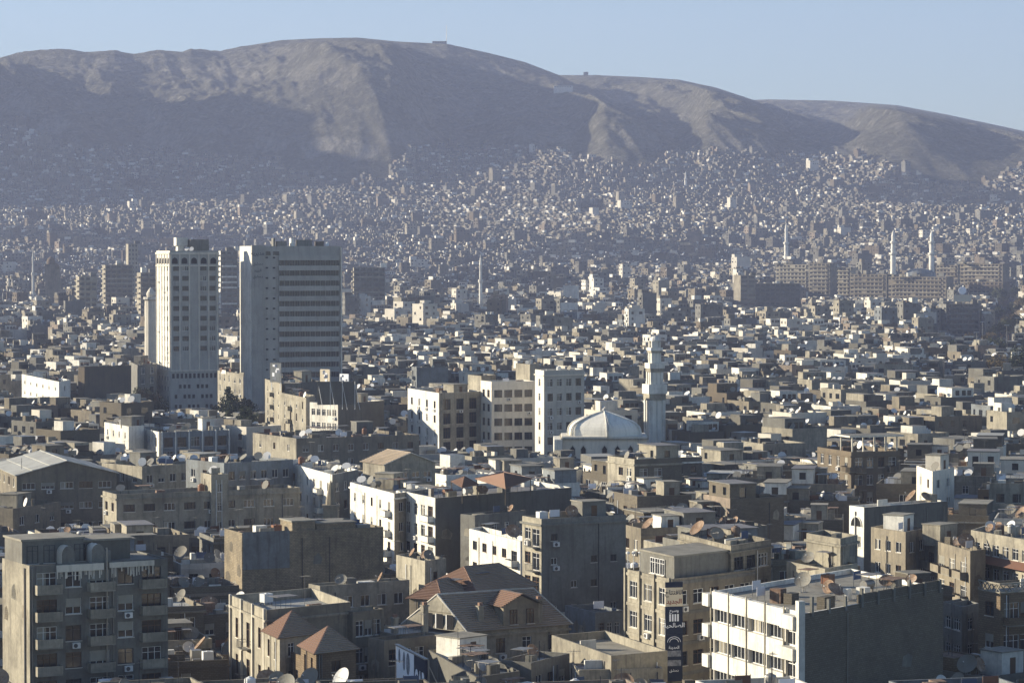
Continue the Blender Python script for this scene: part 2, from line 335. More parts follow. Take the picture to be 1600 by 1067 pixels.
# ------------------------------------------------------------------ small repeated things and parts (meshes shared)
cache = {}
def window_mesh(w_, h, style):
    k = ('w', round(w_, 2), round(h, 2), style)
    if k in cache: return cache[k]
    b = MB(); fr = 'frameb' if style in ('brown', 'arch') else 'framew'
    if style == 'darkf': fr = 'darkmetal'
    b.poly([(-w_/2, .16, 0), (w_/2, .16, 0), (w_/2, .16, h), (-w_/2, .16, h)], 'glass')
    t = .06
    for x0, x1, z0, z1 in ((-w_/2, -w_/2+t, 0, h), (w_/2-t, w_/2, 0, h), (-w_/2+t, w_/2-t, 0, t), (-w_/2+t, w_/2-t, h-t, h)): b.box(x0, x1, .08, .155, z0, z1, fr)
    nm = max(1, int(round(w_/.75))-1)
    for i in range(nm):
        x = -w_/2+w_*(i+1)/(nm+1); b.box(x-.03, x+.03, .1, .15, t, h-t, fr)
    if h > 1.4: b.box(-w_/2+t, w_/2-t, .105, .145, h*.7, h*.7+.05, fr)
    if style == 'shut': b.box(-w_/2+t, w_/2-t, .02, .075, h*.45, h, 'shut')
    if style == 'curt': b.poly([(-w_/2+t, .158, t), (-w_*.02, .158, t), (-w_*.02, .158, h-t), (-w_/2+t, .158, h-t)], 'curtain')
    if style == 'shutfull': b.box(-w_/2+t, w_/2-t, .02, .075, .03, h, 'shut')
    b.box(-w_/2-.08, w_/2+.08, -.07, .07, -.08, -.005, 'stone')
    cache[k] = b.mesh('window'); return cache[k]
def balcony_mesh(w_, kind, wall):
    k = ('b', round(w_, 1), kind, wall)
    if k in cache: return cache[k]
    b = MB(); d = 1.05
    b.box(-w_/2, w_/2, -d, -.004, -.14, 0, 'roof2')
    if kind == 'pale': wall = 'cream'
    if kind in ('solid', 'pale'):
        b.box(-w_/2, w_/2, -d, -d+.1, 0, .85, wall); b.box(-w_/2, -w_/2+.1, -d+.1, -.004, 0, .85, wall); b.box(w_/2-.1, w_/2, -d+.1, -.004, 0, .85, wall)
    elif kind == 'white':
        b.box(-w_/2, w_/2, -d, -d+.06, .1, .85, 'framew'); b.box(-w_/2, -w_/2+.06, -d+.06, -.004, .1, .85, 'framew')
        b.box(w_/2-.06, w_/2, -d+.06, -.004, .1, .85, 'framew')
    else:
        b.box(-w_/2, w_/2, -d, -d+.05, .85, .9, 'darkmetal')
        n = int(w_/.22)
        for i in range(n+1):
            x = -w_/2+.03+(w_-.06)*i/n; b.box(x-.015, x+.015, -d+.01, -d+.04, 0, .85, 'darkmetal')
        for s in (-1, 1): b.box(s*w_/2-.03, s*w_/2+.03, -d+.05, -.004, .85, .9, 'darkmetal')
    cache[k] = b.mesh('balcony'); return cache[k]
def ac_mesh():
    if 'ac' in cache: return cache['ac']
    b = MB(); b.box(-.42, .42, -.4, -.06, 0, .58, 'framew'); b.tube((-.1, -.405, .29), (-.1, -.43, .29), .22, 'darkmetal', n=12)
    b.box(-.38, -.32, -.38, .0, -.06, -.004, 'darkmetal'); b.box(.32, .38, -.38, .0, -.06, -.004, 'darkmetal')
    cache['ac'] = b.mesh('air_conditioner'); return cache['ac']
def dish_parts(r, mk, az, el):
    # reflector facing local -y turned by az, tilted up by el
    nrm = Vector((math.sin(az)*math.cos(el)*-1, -math.cos(az)*math.cos(el), math.sin(el)))
    a = Vector((math.cos(az), -math.sin(az), 0)); 
    a = nrm.orthogonal() if False else Vector((0, 0, 1)).cross(nrm).normalized(); c = nrm.cross(a)
    zc = .45+r*math.cos(el)
    ctr = Vector((0, 0, zc)); b = MB(); n = 18
    def ring(rr, off): return [ctr+nrm*(rr*rr/(r*r)*r*.24+off)+(a*math.cos(i*2*math.pi/n)+c*math.sin(i*2*math.pi/n)*.94)*rr for i in range(n)]
    R0 = [ring(r*q, 0) for q in (.02, .4, .75, 1)]
    for A, B in zip(R0, R0[1:]):
        for i in range(n): j = (i+1) % n; b.poly([A[i], A[j], B[j], B[i]], mk)
    Rb = [ring(r*q, -.05) for q in (.02, .4, .75, 1)]
    for A, B in zip(Rb, Rb[1:]):
        for i in range(n): j = (i+1) % n; b.poly([A[j], A[i], B[i], B[j]], mk)
    for i in range(n): j = (i+1) % n; b.poly([R0[-1][i], R0[-1][j], Rb[-1][j], Rb[-1][i]], mk)
    f = MB(); foc = ctr+nrm*r*1.05-c*.15*r
    f.tube(ctr-c*r*.92+nrm*r*.2, foc, .022, 'metal', n=5); f.tube(foc, foc-nrm*.18, .06, 'framew', n=6)
    f.tube(ctr+a*r*.8+nrm*r*.16, foc, .012, 'metal', n=4); f.tube(ctr-a*r*.8+nrm*r*.16, foc, .012, 'metal', n=4)
    m_ = MB(); m_.tube((0, 0, 0), ctr-nrm*.08, .05, 'metal', n=6); m_.tube((.35, .2, 0), ctr-nrm*.08, .02, 'metal', n=4); m_.tube((-.35, .2, 0), ctr-nrm*.08, .02, 'metal', n=4); m_.box(-.4, .4, -.3, .3, 0, .05, 'metal')
    return b, f, m_
DV = []   # a pool of dish shapes
for i in range(22):
    mk = ['dishw', 'disho', 'dishg', 'disho', 'dishg'][i % 5]; r = [.65, .8, .95, 1.15, .85, .7][i % 6]
    az = math.radians(U(-15, 95)) if i % 4 else math.radians(U(-60, -10)); el = math.radians(U(18, 52))
    bs = dish_parts(r, mk, az, el)
    allm = MB()
    for q in bs:
        n = len(allm.v); allm.v += q.v
        for fc, mm in zip(q.f, q.m): allm.f.append(tuple(x+n for x in fc)); allm.m.append(allm.mi(q.mats[mm]))
    DV.append((mk, r, bs[0].mesh('reflector', True), bs[1].mesh('feed_arm'), bs[2].mesh('mast'), allm.mesh('satellite_dish', True)))
def tank_mesh(k, mk):
    key = ('t', k, mk)
    if key in cache: return cache[key]
    b = MB()
    if k == 0:   # upright drum on a frame
        b.lathe([(.0, .5), (.5, .5), (.55, .6), (.55, 1.45), (.5, 1.6), (.2, 1.72), (.2, 1.78), (0, 1.78)], mk, 14)
        for x in (-.35, .35):
            for y in (-.35, .35): b.box(x-.03, x+.03, y-.03, y+.03, 0, .5, 'metal')
    elif k == 1:  # cube tank
        b.box(-.6, .6, -.5, .5, .35, 1.35, mk); b.box(-.15, .15, -.15, .15, 1.35, 1.42, mk)
        for x in (-.5, .5):
            for y in (-.4, .4): b.box(x-.04, x+.04, y-.04, y+.04, 0, .349, 'metal')
    else:        # lying drum
        b.tube((-.8, 0, .9), (.8, 0, .9), .45, mk, n=14)
        for x in (-.5, .5): b.box(x-.05, x+.05, -.4, .4, 0, .5, 'metal')
    cache[key] = b.mesh('water_tank', False); return cache[key]

BLD = []      # every separate building: dict(label, short, poly, z1, d)
HERO = []     # footprints and what the photo shows of them
DISHQ = []; TANKQ = []; ANTQ = []
def inset(poly, t):
    n = len(poly); out_ = []
    for i in range(n):
        p0, p1, p2 = poly[i-1], poly[i], poly[(i+1) % n]
        d1 = Vector((p1[0]-p0[0], p1[1]-p0[1])).normalized(); d2 = Vector((p2[0]-p1[0], p2[1]-p1[1])).normalized()
        n1 = Vector((-d1.y, d1.x)); n2 = Vector((-d2.y, d2.x)); bis = n1+n2
        k = t/max(.3, (1+n1.dot(n2)))
        out_.append((p1[0]+bis.x*k, p1[1]+bis.y*k))
    return out_
def facade(mb, p, q, z0, z1, openings, wall, depth=.22, back='glass'):
    """wall from p to q with real openings (s0,s1,za,zb,made) ; outward is to the right of p->q"""
    L = dist2(p, q); t = ((q[0]-p[0])/L, (q[1]-p[1])/L); inn = (-t[1], t[0])
    def pt(s, z, d=0): return (p[0]+t[0]*s+inn[0]*d, p[1]+t[1]*s+inn[1]*d, z)
    xs = sorted({0, L, *[o[0] for o in openings], *[o[1] for o in openings]}); zs = sorted({z0, z1, *[o[2] for o in openings], *[o[3] for o in openings]})
    for i in range(len(xs)-1):
        xm = (xs[i]+xs[i+1])/2; run = zs[0]
        col = [o for o in openings if o[0] < xm < o[1]]
        cuts = sorted({z0, z1, *[o[2] for o in col], *[o[3] for o in col]})
        for k in range(len(cuts)-1):
            zm = (cuts[k]+cuts[k+1])/2
            if any(o[2] < zm < o[3] for o in col): continue
            mb.poly([pt(xs[i], cuts[k]), pt(xs[i+1], cuts[k]), pt(xs[i+1], cuts[k+1]), pt(xs[i], cuts[k+1])], wall)
    for o in openings:
        s0, s1, a, b = o[:4]
        mb.poly([pt(s0, a), pt(s0, b), pt(s0, b, depth), pt(s0, a, depth)][::-1], wall); mb.poly([pt(s1, a), pt(s1, b), pt(s1, b, depth), pt(s1, a, depth)], wall)
        mb.poly([pt(s0, b), pt(s1, b), pt(s1, b, depth), pt(s0, b, depth)][::-1], wall); mb.poly([pt(s0, a), pt(s1, a), pt(s1, a, depth), pt(s0, a, depth)], wall)
        if not o[4]: mb.poly([pt(s0, a, depth), pt(s1, a, depth), pt(s1, b, depth), pt(s0, b, depth)], o[5] if len(o) > 5 else back)
def building(name, label, cat, poly, z0, z1, wall='grey', sides={}, parapet=.7, roof='roof', sh=3.1, group=None, short=None, vis=None, hero=True, clutter=1.0, hut=None, ownwin=True, extra=None, rowcap=9, wall_by={}, dishes=None, cornice=False, flat=False):
    """poly A,B,C,D counter-clockwise; sides[i] = facade spec of edge i"""
    cx = sum(p[0] for p in poly)/len(poly); cyy = sum(p[1] for p in poly)/len(poly)
    root = empty(name, (cx, cyy, z0), label, cat, group)
    lp = [(p[0]-cx, p[1]-cyy) for p in poly]; h = z1-z0; top = h+parapet
    mb = MB(); n = len(lp)
    for i in range(n):
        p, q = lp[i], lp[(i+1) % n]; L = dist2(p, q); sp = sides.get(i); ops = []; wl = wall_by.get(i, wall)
        t = ((q[0]-p[0])/L, (q[1]-p[1])/L); inn = (-t[1], t[0]); ang = math.atan2(t[1], t[0])
        if sp:
            cols = sp.get('cols') or max(1, int(L/2.5)); ww = sp.get('w', 1.3); hh = sp.get('h', 1.4); sill = sp.get('sill', .9); m0 = sp.get('m0', .4); m1 = sp.get('m1', .4)
            s_h = sp.get('sh', sh); styles = sp.get('styles', ['white', 'white', 'curt', 'shut', 'brown']); rows = int((h-.3)/s_h) if not sp.get('rows') else sp['rows']
            pit = (L-m0-m1)/cols; ww = min(ww, pit-.12)
            bal = sp.get('bal', ()); bk = sp.get('balkind', 'solid'); skip = sp.get('skip', set()); ps = sp.get('pskip', 0)
            for r in range(rows):
                zf = h-(r+1)*s_h-sp.get('drop', 0)
                if zf+sill < .2: break
                for c in range(cols):
                    if (c, r) in skip or c in skip: continue
                    if ps and R() < ps: continue
                    s = m0+pit*(c+.5)
                    isb = (R() < .35) if bal == 'rand' else c in bal
                    za = zf+(.12 if isb else sill); zb = zf+sill+hh
                    wb = min(pit-.2, ww*1.25) if isb else ww
                    own = ownwin and r < rowcap
                    ops.append((s-wb/2, s+wb/2, za, zb, own))
                    pos = (p[0]+t[0]*s, p[1]+t[1]*s)
                    if own:
                        st = random.choice(styles)
                        link('window', window_mesh(wb, zb-za, st), root, (pos[0], pos[1], za), ang)
                    if isb and own:
                        link('balcony', balcony_mesh(round(min(pit-.1, wb+.9), 1), bk, wl), root, (pos[0], pos[1], zf+.1), ang)
                    elif own and R() < sp.get('ac', .12):
                        link('air_conditioner', ac_mesh(), root, (pos[0]+t[0]*.2, pos[1]+t[1]*.2, za-.75), ang)
            if sp.get('bands'):
                for r in range(rows+1):
                    zf = h-r*s_h; c_ = ((p[0]+q[0])/2-inn[0]*.06, (p[1]+q[1])/2-inn[1]*.06)
                    if zf > 1: mb.obox(c_, t, L/2+.02, .055, zf-.35, zf, sp['bands'])
            if sp.get('pil'):
                for c in range(cols+1):
                    s = m0+pit*c; c_ = (p[0]+t[0]*s-inn[0]*.13, p[1]+t[1]*s-inn[1]*.13)
                    mb.obox(c_, t, .14, .125, 0, top+.15, sp['pil'])
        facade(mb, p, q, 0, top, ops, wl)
    pin = inset(lp, .22)
    for i in range(n):
        a, b, c, d = lp[i], lp[(i+1) % n], pin[(i+1) % n], pin[i]
        mb.poly([(a[0], a[1], top), (b[0], b[1], top), (c[0], c[1], top), (d[0], d[1], top)], wall)
        mb.poly([(c[0], c[1], h), (d[0], d[1], h), (d[0], d[1], top), (c[0], c[1], top)], wall)
    if cornice:
        po = inset(lp, -.25); pi = inset(lp, -.003)
        for i in range(n):
            a, b, c, d = po[i], po[(i+1) % n], pi[(i+1) % n], pi[i]
            mb.poly([(a[0], a[1], h-.25), (b[0], b[1], h-.25), (b[0], b[1], h), (a[0], a[1], h)], wall); mb.poly([(a[0], a[1], h), (b[0], b[1], h), (c[0], c[1], h), (d[0], d[1], h)], wall)
            mb.poly([(a[0], a[1], h-.25), (b[0], b[1], h-.25), (c[0], c[1], h-.25), (d[0], d[1], h-.25)][::-1], wall)
    mb.build('walls', root)
    if cyy < 470:      # rain pipes, cables and patched render on the walls that face us
        for i in (0, 1):
            p, q = lp[i], lp[(i+1) % n]; L = dist2(p, q); t = ((q[0]-p[0])/L, (q[1]-p[1])/L); o2 = (t[1], -t[0])
            for _ in range(random.choice([0, 1, 2, 2])):
                s_ = U(.25, L-.25); c_ = (p[0]+t[0]*s_+o2[0]*.1, p[1]+t[1]*s_+o2[1]*.1); pm_ = MB(); pm_.tube((*c_, .3), (*c_, h-.2), .06, random.choice(['metal', 'darkmetal', 'tankw']), n=5); pm_.build('drain_pipe', root)
            if i not in sides:
                for _ in range(random.choice([2, 3, 4])):
                    pm_ = MB(); s_ = U(1.2, max(1.3, L-1.2)); zz = h-U(1.5, 7); a_ = U(.5, 1.1); c_ = (p[0]+t[0]*s_+o2[0]*.018, p[1]+t[1]*s_+o2[1]*.018)
                    pm_.poly([(c_[0]+t[0]*x, c_[1]+t[1]*x, zz+z_) for x, z_ in ((-a_, 0), (a_*.7, -U(0, .3)), (a_, U(.6, 1)), (a_*.2, U(1.2, 1.6)), (-a_*.8, U(.9, 1.3)))], random.choice(['grey', 'cream', 'block', 'tan'])); pm_.build('render_patch', root)
    rb = MB(); rb.poly([(p[0], p[1], h) for p in pin], roof); rb.build('roof', root)
    # stair hut and low things on the roof
    big = inset(lp, 1.6)
    def rp(a, b): return tuple((big[0][k]*(1-a)*(1-b)+big[1][k]*a*(1-b)+big[2][k]*a*b+big[3][k]*(1-a)*b) for k in (0, 1))
    tx = ((lp[2][0]-lp[1][0]), (lp[2][1]-lp[1][1])); l_ = math.hypot(*tx); tx = (tx[0]/l_, tx[1]/l_)
    area = l_*dist2(lp[0], lp[1]); used = []
    if hut is None: hut = R() < .6
    if hut and area > 50 and not flat:
        a, b = U(.5, .9) if R() < .5 else U(.1, .4), U(.4, .95); c_ = rp(a, b); hw, hd, hh = U(1.3, 2.3), U(1.2, 1.9), U(2.1, 2.9)
        hm = MB(); wl = random.choice([wall, 'cream', 'grey', 'white']); hm.obox(c_, tx, hw, hd, h, h+hh, wl, 'roof2'); hm.obox(c_, tx, hw+.12, hd+.12, h+hh+.003, h+hh+.13, 'roof2')
        nn_ = (tx[1], -tx[0]); hm.obox((c_[0]+nn_[0]*(hd+.02), c_[1]+nn_[1]*(hd+.02)), tx, .42, .015, h+.1, h+1.95, 'frameb')
        hm.build('stair_hut', root); used.append((c_, 2.6))
    def free(r_):
        r_ *= .62
        for _ in range(14):
            c_ = rp(R(), R())
            if all(dist2(c_, u[0]) > u[1]+r_ for u in used): used.append((c_, r_)); return c_
        return None
    if not hero and not flat and area > 55 and R() < .6:
        a0, a1 = (0, U(.35, .6)) if R() < .5 else (U(.4, .6), 1); b0 = U(.1, .45); ins = inset(lp, .3); uh = U(2.6, 3.0)
        def ip(a, b): return tuple((ins[0][k_]*(1-a)*(1-b)+ins[1][k_]*a*(1-b)+ins[2][k_]*a*b+ins[3][k_]*(1-a)*b) for k_ in (0, 1))
        # corners: ins[0]=A back-left, ins[1]=B near, ins[2]=C, ins[3]=D ; b runs A->D / B->C, a runs A->B
        up = [ip(b0, a0), ip(.96, a0), ip(.96, a1), ip(b0, a1)]; um = MB(); wl = random.choice([wall, wall, 'cream', 'white', 'grey', 'block', 'bluegrey'])
        for i in range(4):
            p, q = up[i], up[(i+1) % 4]; LL = dist2(p, q); nc = int(LL/2.6); ops = []
            if i < 2 and LL > 2:
                for c in range(nc):
                    if R() < .75: s_ = LL*(c+.5)/nc; ops.append((s_-.55, s_+.55, h+(.1 if R() < .3 else .95), h+2.15, False))
            facade(um, p, q, h, h+uh, ops, wl)
        um.poly([(p[0], p[1], h+uh) for p in up], 'roof'); us = inset(up, -.18); um.prism(us, h+uh+.003, h+uh+.15, random.choice(['roof', 'roof2', 'grey']), random.choice(['roof', 'roof2', 'roof3', 'roofw']), True)
        um.build('upper_storey', root); cc_ = ((up[0][0]+up[2][0])/2, (up[0][1]+up[2][1])/2); used.append((cc_, dist2(up[0], up[2])*.42))
    k = int(clutter*area/(26 if hero else 11)*U(.6, 1.3)+1)
    if k:
        cb = MB(); sep = cyy < 430; nmc = 'roof_clutter'
        for _ in range(k):
            if sep and cb.f: cb.build(nmc, root); cb = MB()
            c_ = free(.9)
            if not c_: continue
            ty = R(); nmc = 'roof_clutter' if not sep else 'roof_box' if ty < .35 else 'sheet_shelter' if ty < .6 and not flat else 'roof_box' if ty < .6 else 'roof_pole' if ty < .72 else 'washing_line' if ty < .85 else 'low_wall'
            if ty < .35: cb.obox(c_, tx, U(.3, 1.1), U(.2, .7), h, h+U(.4, 1.5), random.choice(['grey', 'cream', wall, 'white', 'metal', 'block', 'rust']))
            elif ty < .6 and flat: cb.obox(c_, tx, U(.3, .8), U(.3, .7), h, h+U(.3, .8), random.choice(['metal', 'rust', 'cream', 'dgrey']))
            elif ty < .6:
                cb.obox(c_, tx, U(.8, 1.5), U(.6, 1.1), h+1.8, h+1.86, random.choice(['rust', 'metal', 'roof3']))
                for s1 in (-.7, .7):
                    for s2 in (-.5, .5): cb.tube((c_[0]+tx[0]*s1-tx[1]*s2, c_[1]+tx[1]*s1+tx[0]*s2, h), (c_[0]+tx[0]*s1-tx[1]*s2, c_[1]+tx[1]*s1+tx[0]*s2, h+1.8), .03, 'metal', n=4)
            elif ty < .72: cb.tube((c_[0], c_[1], h), (c_[0], c_[1], h+U(1, 2.8)), .05, 'darkmetal', n=4)
            elif ty < .85:
                q_ = (c_[0]+tx[0]*.7, c_[1]+tx[1]*.7); q2 = (c_[0]-tx[0]*.7, c_[1]-tx[1]*.7); cb.obox(c_, tx, .75, .02, h+.7, h+1.6, random.choice(['cloth', 'bluecloth', 'cream', 'awning', 'cloth'])); cb.tube((*q_, h), (*q_, h+1.7), .03, 'metal', n=4); cb.tube((*q2, h), (*q2, h+1.7), .03, 'metal', n=4)
            else: cb.obox(c_, tx, U(.6, 2.2), .1, h, h+U(.6, 1.3 if not flat else .9), random.choice(['cream', 'white', wall]))
        if cb.f: cb.build(nmc, root)
    nd = dishes if dishes is not None else int(clutter*area/(34 if hero else 24)*U(.4, 1.5)+.5)
    rec = dict(label=label, short=short or label, poly=poly, z1=z1, d=cyy, root=root, center=(cx, cyy), vis=vis)
    for _ in range(nd):
        c_ = free(.75)
        if c_: DISHQ.append((cyy+c_[1], cx+c_[0], z1, rec))
    for _ in range(int(U(0, 1.6)*min(1, clutter)+area/260)):
        c_ = free(.7)
        if c_: TANKQ.append((cyy+c_[1], cx+c_[0], z1, rec, math.atan2(tx[1], tx[0])))
    if R() < .35*clutter:
        c_ = free(.3)
        if c_: ANTQ.append((cyy+c_[1], cx+c_[0], z1, rec))
    BLD.append(rec)
    if hero: HERO.append(rec)
    return root, rec
def quad(B, C, z, A=None, Ax=None, depth=12):
    b = P(*B, z) if len(B) == 2 and not isinstance(B, list) else tuple(B)
    c = P(*C, z) if not isinstance(C, list) else tuple(C)
    if A is not None: a = P(*A, z)
    else:
        L = dist2(b, c); n = (-(c[1]-b[1])/L, (c[0]-b[0])/L)
        if Ax is not None:
            u = (Ax-800)/F; depth = (u*b[1]-b[0])/(n[0]-u*n[1])
            depth = min(max(depth, 3), 40)
        a = (b[0]+n[0]*depth, b[1]+n[1]*depth)
    return [a, b, c, (a[0]+c[0]-b[0], a[1]+c[1]-b[1])]
def tile_face(mb, e0, e1, r1, r0, k, row=.34):
    e0, e1, r0, r1 = map(Vector, (e0, e1, r0, r1)); L = ((r0-e0).length+(r1-e1).length)/2; n = max(2, int(L/row))
    nrm = (e1-e0).cross(r1-e0+r0-e0).normalized()
    if nrm.z < 0: nrm = -nrm
    up = nrm*.12
    for i in range(n):
        a, b = i/n, (i+1)/n
        p0, p1, q0, q1 = e0.lerp(r0, a), e1.lerp(r1, a), e0.lerp(r0, b), e1.lerp(r1, b)
        mb.poly([p0+up, p1+up, q1, q0], k); mb.poly([p0, p1, p1+up, p0+up], k)
# ------------------------------------------------------------------ the buildings one can tell apart
def hb_(name, label, short, B, C, z, vis, A=None, Ax=None, depth=12, **k):
    return building(name, label, k.pop('cat', 'building'), quad(B, C, z, A, Ax, depth), k.pop('z0', 0), z, short=short, vis=vis, **k)
FW = dict(w=1.4, h=1.4)
# lower left: block of flats in shade with balconies
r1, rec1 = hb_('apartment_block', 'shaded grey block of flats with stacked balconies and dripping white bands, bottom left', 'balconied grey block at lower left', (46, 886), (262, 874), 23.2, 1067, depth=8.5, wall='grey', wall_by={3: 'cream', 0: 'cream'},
    sides={1: dict(cols=5, w=1.7, h=1.6, sill=.5, bal=(0, 2, 4), balkind='pale', ac=.5, styles=['white', 'curt', 'brown', 'darkf', 'shut'], sh=2.75)}, clutter=0, dishes=0, hut=False, parapet=.15)
lx, ly = r1.location.x, r1.location.y
def local_box(root, rec, a0, a1, b0, b1, z0, z1, k, kt, name, over=.15, label=None):
    """a box on the roof of rec: a along B->C, b from the front edge to the back, in metres"""
    A, B, C, D = rec['poly']; L = dist2(B, C); t = ((C[0]-B[0])/L, (C[1]-B[1])/L); L2 = dist2(B, A); n = ((A[0]-B[0])/L2, (A[1]-B[1])/L2)
    o = root.location
    def q(a, b): return (B[0]+t[0]*a+n[0]*b-o.x, B[1]+t[1]*a+n[1]*b-o.y)
    mb = MB(); mb.prism([q(a0, b0), q(a1, b0), q(a1, b1), q(a0, b1)], z0-o.z, z1-o.z, k, kt, True)
    if over: mb.prism([q(a0-over, b0-over), q(a1+over, b0-over), q(a1+over, b1+over), q(a0-over, b1+over)], z1-o.z+.003, z1-o.z+.2, 'roof2', None, True)
    ob = mb.build(name, root)
    if label: ob['label'] = label
    return q, t
q, t_ = local_box(r1, rec1, .02, 6.6, 2.3, 7.7, 23.2, 25.6, 'grey', 'roof', 'penthouse')
local_box(r1, rec1, 6.7, 12.0, 3.1, 7.6, 23.2, 25.2, 'dgrey', 'roof', 'penthouse')
for i, (a, b) in enumerate(((4.4, 1.6), (7.7, 1.9))):      # white arched terrace hoods
    hm = MB(); c = q(a, b); n_ = (-t_[1], t_[0]); pr = []
    for k in range(9):
        an = math.pi*k/8; pr.append((math.cos(an)*.7, 23.2+1.0+math.sin(an)*.9))
    pr = [(.7, 23.2)]+pr+[(-.7, 23.2)]
    f0 = [(c[0]+t_[0]*x-n_[0]*.9, c[1]+t_[1]*x-n_[1]*.9, z) for x, z in pr]; f1 = [(c[0]+t_[0]*x+n_[0]*.9, c[1]+t_[1]*x+n_[1]*.9, z) for x, z in pr]
    for k in range(len(pr)-1): hm.poly([f0[k], f0[k+1], f1[k+1], f1[k]], 'stone')
    hm.poly(f0, 'grey'); hm.build('terrace_hood', r1)
fm = MB()      # white dripping bands and the drain pipe, terrace windows
A_, B_, C_, D_ = rec1['poly']
def onface(rec, root, s, z, off):
    A, B, C, D = rec['poly']; L = dist2(B, C); t = ((C[0]-B[0])/L, (C[1]-B[1])/L); return (B[0]+t[0]*s+t[1]*off-root.location.x, B[1]+t[1]*s-t[0]*off-root.location.y)
for s0, s1, z0, z1 in ((2.8, 7.9, 22.0, 23.25), (8.5, 13.4, 22.15, 23.25)):
    p = onface(rec1, r1, (s0+s1)/2, 0, .13); fm.obox(p, t_, (s1-s0)/2, .06, z0+.55, z1, 'stone')
    for _ in range(26):
        p = onface(rec1, r1, U(s0, s1), 0, .08); fm.obox(p, t_, U(.03, .09), .02, z0+U(-.5, .3), z0+.55, 'stone')
for s in (8.2,): 
    p = onface(rec1, r1, s, 0, .16); fm.tube((p[0], p[1], .2), (p[0], p[1], 24.8), .1, 'metal', n=6)
fm.build('facade_band', r1)
for a in (1.2, 3.0, 6.3):
    c = q(a, 2.32); link('window', window_mesh(1.2, 1.8, 'darkf'), r1, (c[0], c[1]-.18, 23.3), math.atan2(t_[1], t_[0]))
# far bottom-left neighbour
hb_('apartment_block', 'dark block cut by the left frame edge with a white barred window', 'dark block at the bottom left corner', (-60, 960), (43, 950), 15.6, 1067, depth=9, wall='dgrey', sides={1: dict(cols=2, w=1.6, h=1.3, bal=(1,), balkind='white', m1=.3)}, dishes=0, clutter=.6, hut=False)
# warehouse with the pale gable roof
def gable_house(name, label, short, B, C, ze, zr, depth, vis, wall, tile, left_tile=None, rows=.5, sides={}, Ax=None, cat='building', over=.4):
    pl = quad(B, C, ze, None, Ax, depth); A, B, C, D = pl
    root, rec = building(name, label, cat, pl, 0, ze, wall, sides, parapet=.02, roof='roof', short=short, vis=vis, clutter=0, dishes=0, hut=False)
    o = root.location; mf = ((B[0]+C[0])/2, (B[1]+C[1])/2); mbk = ((A[0]+D[0])/2, (A[1]+D[1])/2)
    L = dist2(A, B); n = ((A[0]-B[0])/L, (A[1]-B[1])/L); L2 = dist2(B, C); t = ((C[0]-B[0])/L2, (C[1]-B[1])/L2)
    def l(p, z, a=0, b=0): return (p[0]-o.x+t[0]*a+n[0]*b, p[1]-o.y+t[1]*a+n[1]*b, z)
    g = MB(); g.poly([l(B, ze+.02), l(C, ze+.02), l(mf, zr-.05)], wall); g.build('gable', root); g = MB(); g.poly([l(D, ze+.02), l(A, ze+.02), l(mbk, zr-.05)], wall); g.build('gable', root)
    rb = MB(); d = over*(zr-ze)/(L2/2)
    e = [l(B, ze-d, -over, -over), l(A, ze-d, -over, over), l(mbk, zr+.03, 0, over), l(mf, zr+.03, 0, -over), l(C, ze-d, over, -over), l(D, ze-d, over, over)]
    tile_face(rb, e[1], e[0], e[3], e[2], left_tile or tile, rows); tile_face(rb, e[4], e[5], e[2], e[3], tile, rows)
    for a_, b_ in ((e[0], e[3]), (e[3], e[4]), (e[1], e[2]), (e[2], e[5])): rb.tube(a_, b_, .08, 'stone', n=5)
    rb.tube(e[3], e[2], .12, tile, n=6)
    rb.build('pitched_roof', root); return root, rec
gable_house('warehouse', 'broad shaded building with a pale sheet-metal gable roof at the left edge', 'pale gable-roofed hall', (26, 742), (182, 738), 17.6, 19.8, 26, 800, 'tan', 'roofw', rows=3, sides={1: dict(cols=5, w=2.2, h=1.1, sh=3.4), 0: dict(cols=5)})
hb_('annexe', 'low flat-roofed shaded annexe in front of the pale gable-roofed hall', 'annexe below the gable hall', (20, 801), (95, 790), 12.5, 822, depth=9, wall='tan', sides={1: dict(cols=3)}, dishes=1)
# long beige building with ground window row
hb_('office_building', 'long low beige building with one row of square windows and a lit left end', 'long beige window-row building', (182, 779), (469, 768), 15.5, 825, Ax=159, wall='cream', roof='roof3', sides={1: dict(cols=9, w=1.9, h=1.2, styles=['white', 'darkf', 'curt'], ac=.05), 0: dict(cols=2)}, clutter=.5, dishes=2, hut=False, cornice=True)
hb_('apartment_block', 'pale blue-grey block with narrow windows behind the long beige building', 'pale blue-grey block', (350, 730), (458, 724), 19, 764, depth=12, wall='bluegrey', sides={1: dict(cols=6, w=1.2), 0: dict(cols=3)}, dishes=4)
hb_('small_block', 'little lit stair block with dishes at the corner of the blue-grey block', 'lit stair block by blue-grey block', (330, 748), (357, 747), 18.2, 772, depth=5, wall='cream', sides={1: dict(cols=1, w=.8)}, dishes=2, clutter=.2, hut=False)
hb_('apartment_block', 'grey block with small lit attic room left of the blue-grey block', 'grey block with lit attic room', (222, 735), (300, 730), 17.5, 760, depth=12, wall='cream', sides={1: dict(cols=4), 0: dict(cols=3)}, dishes=4)
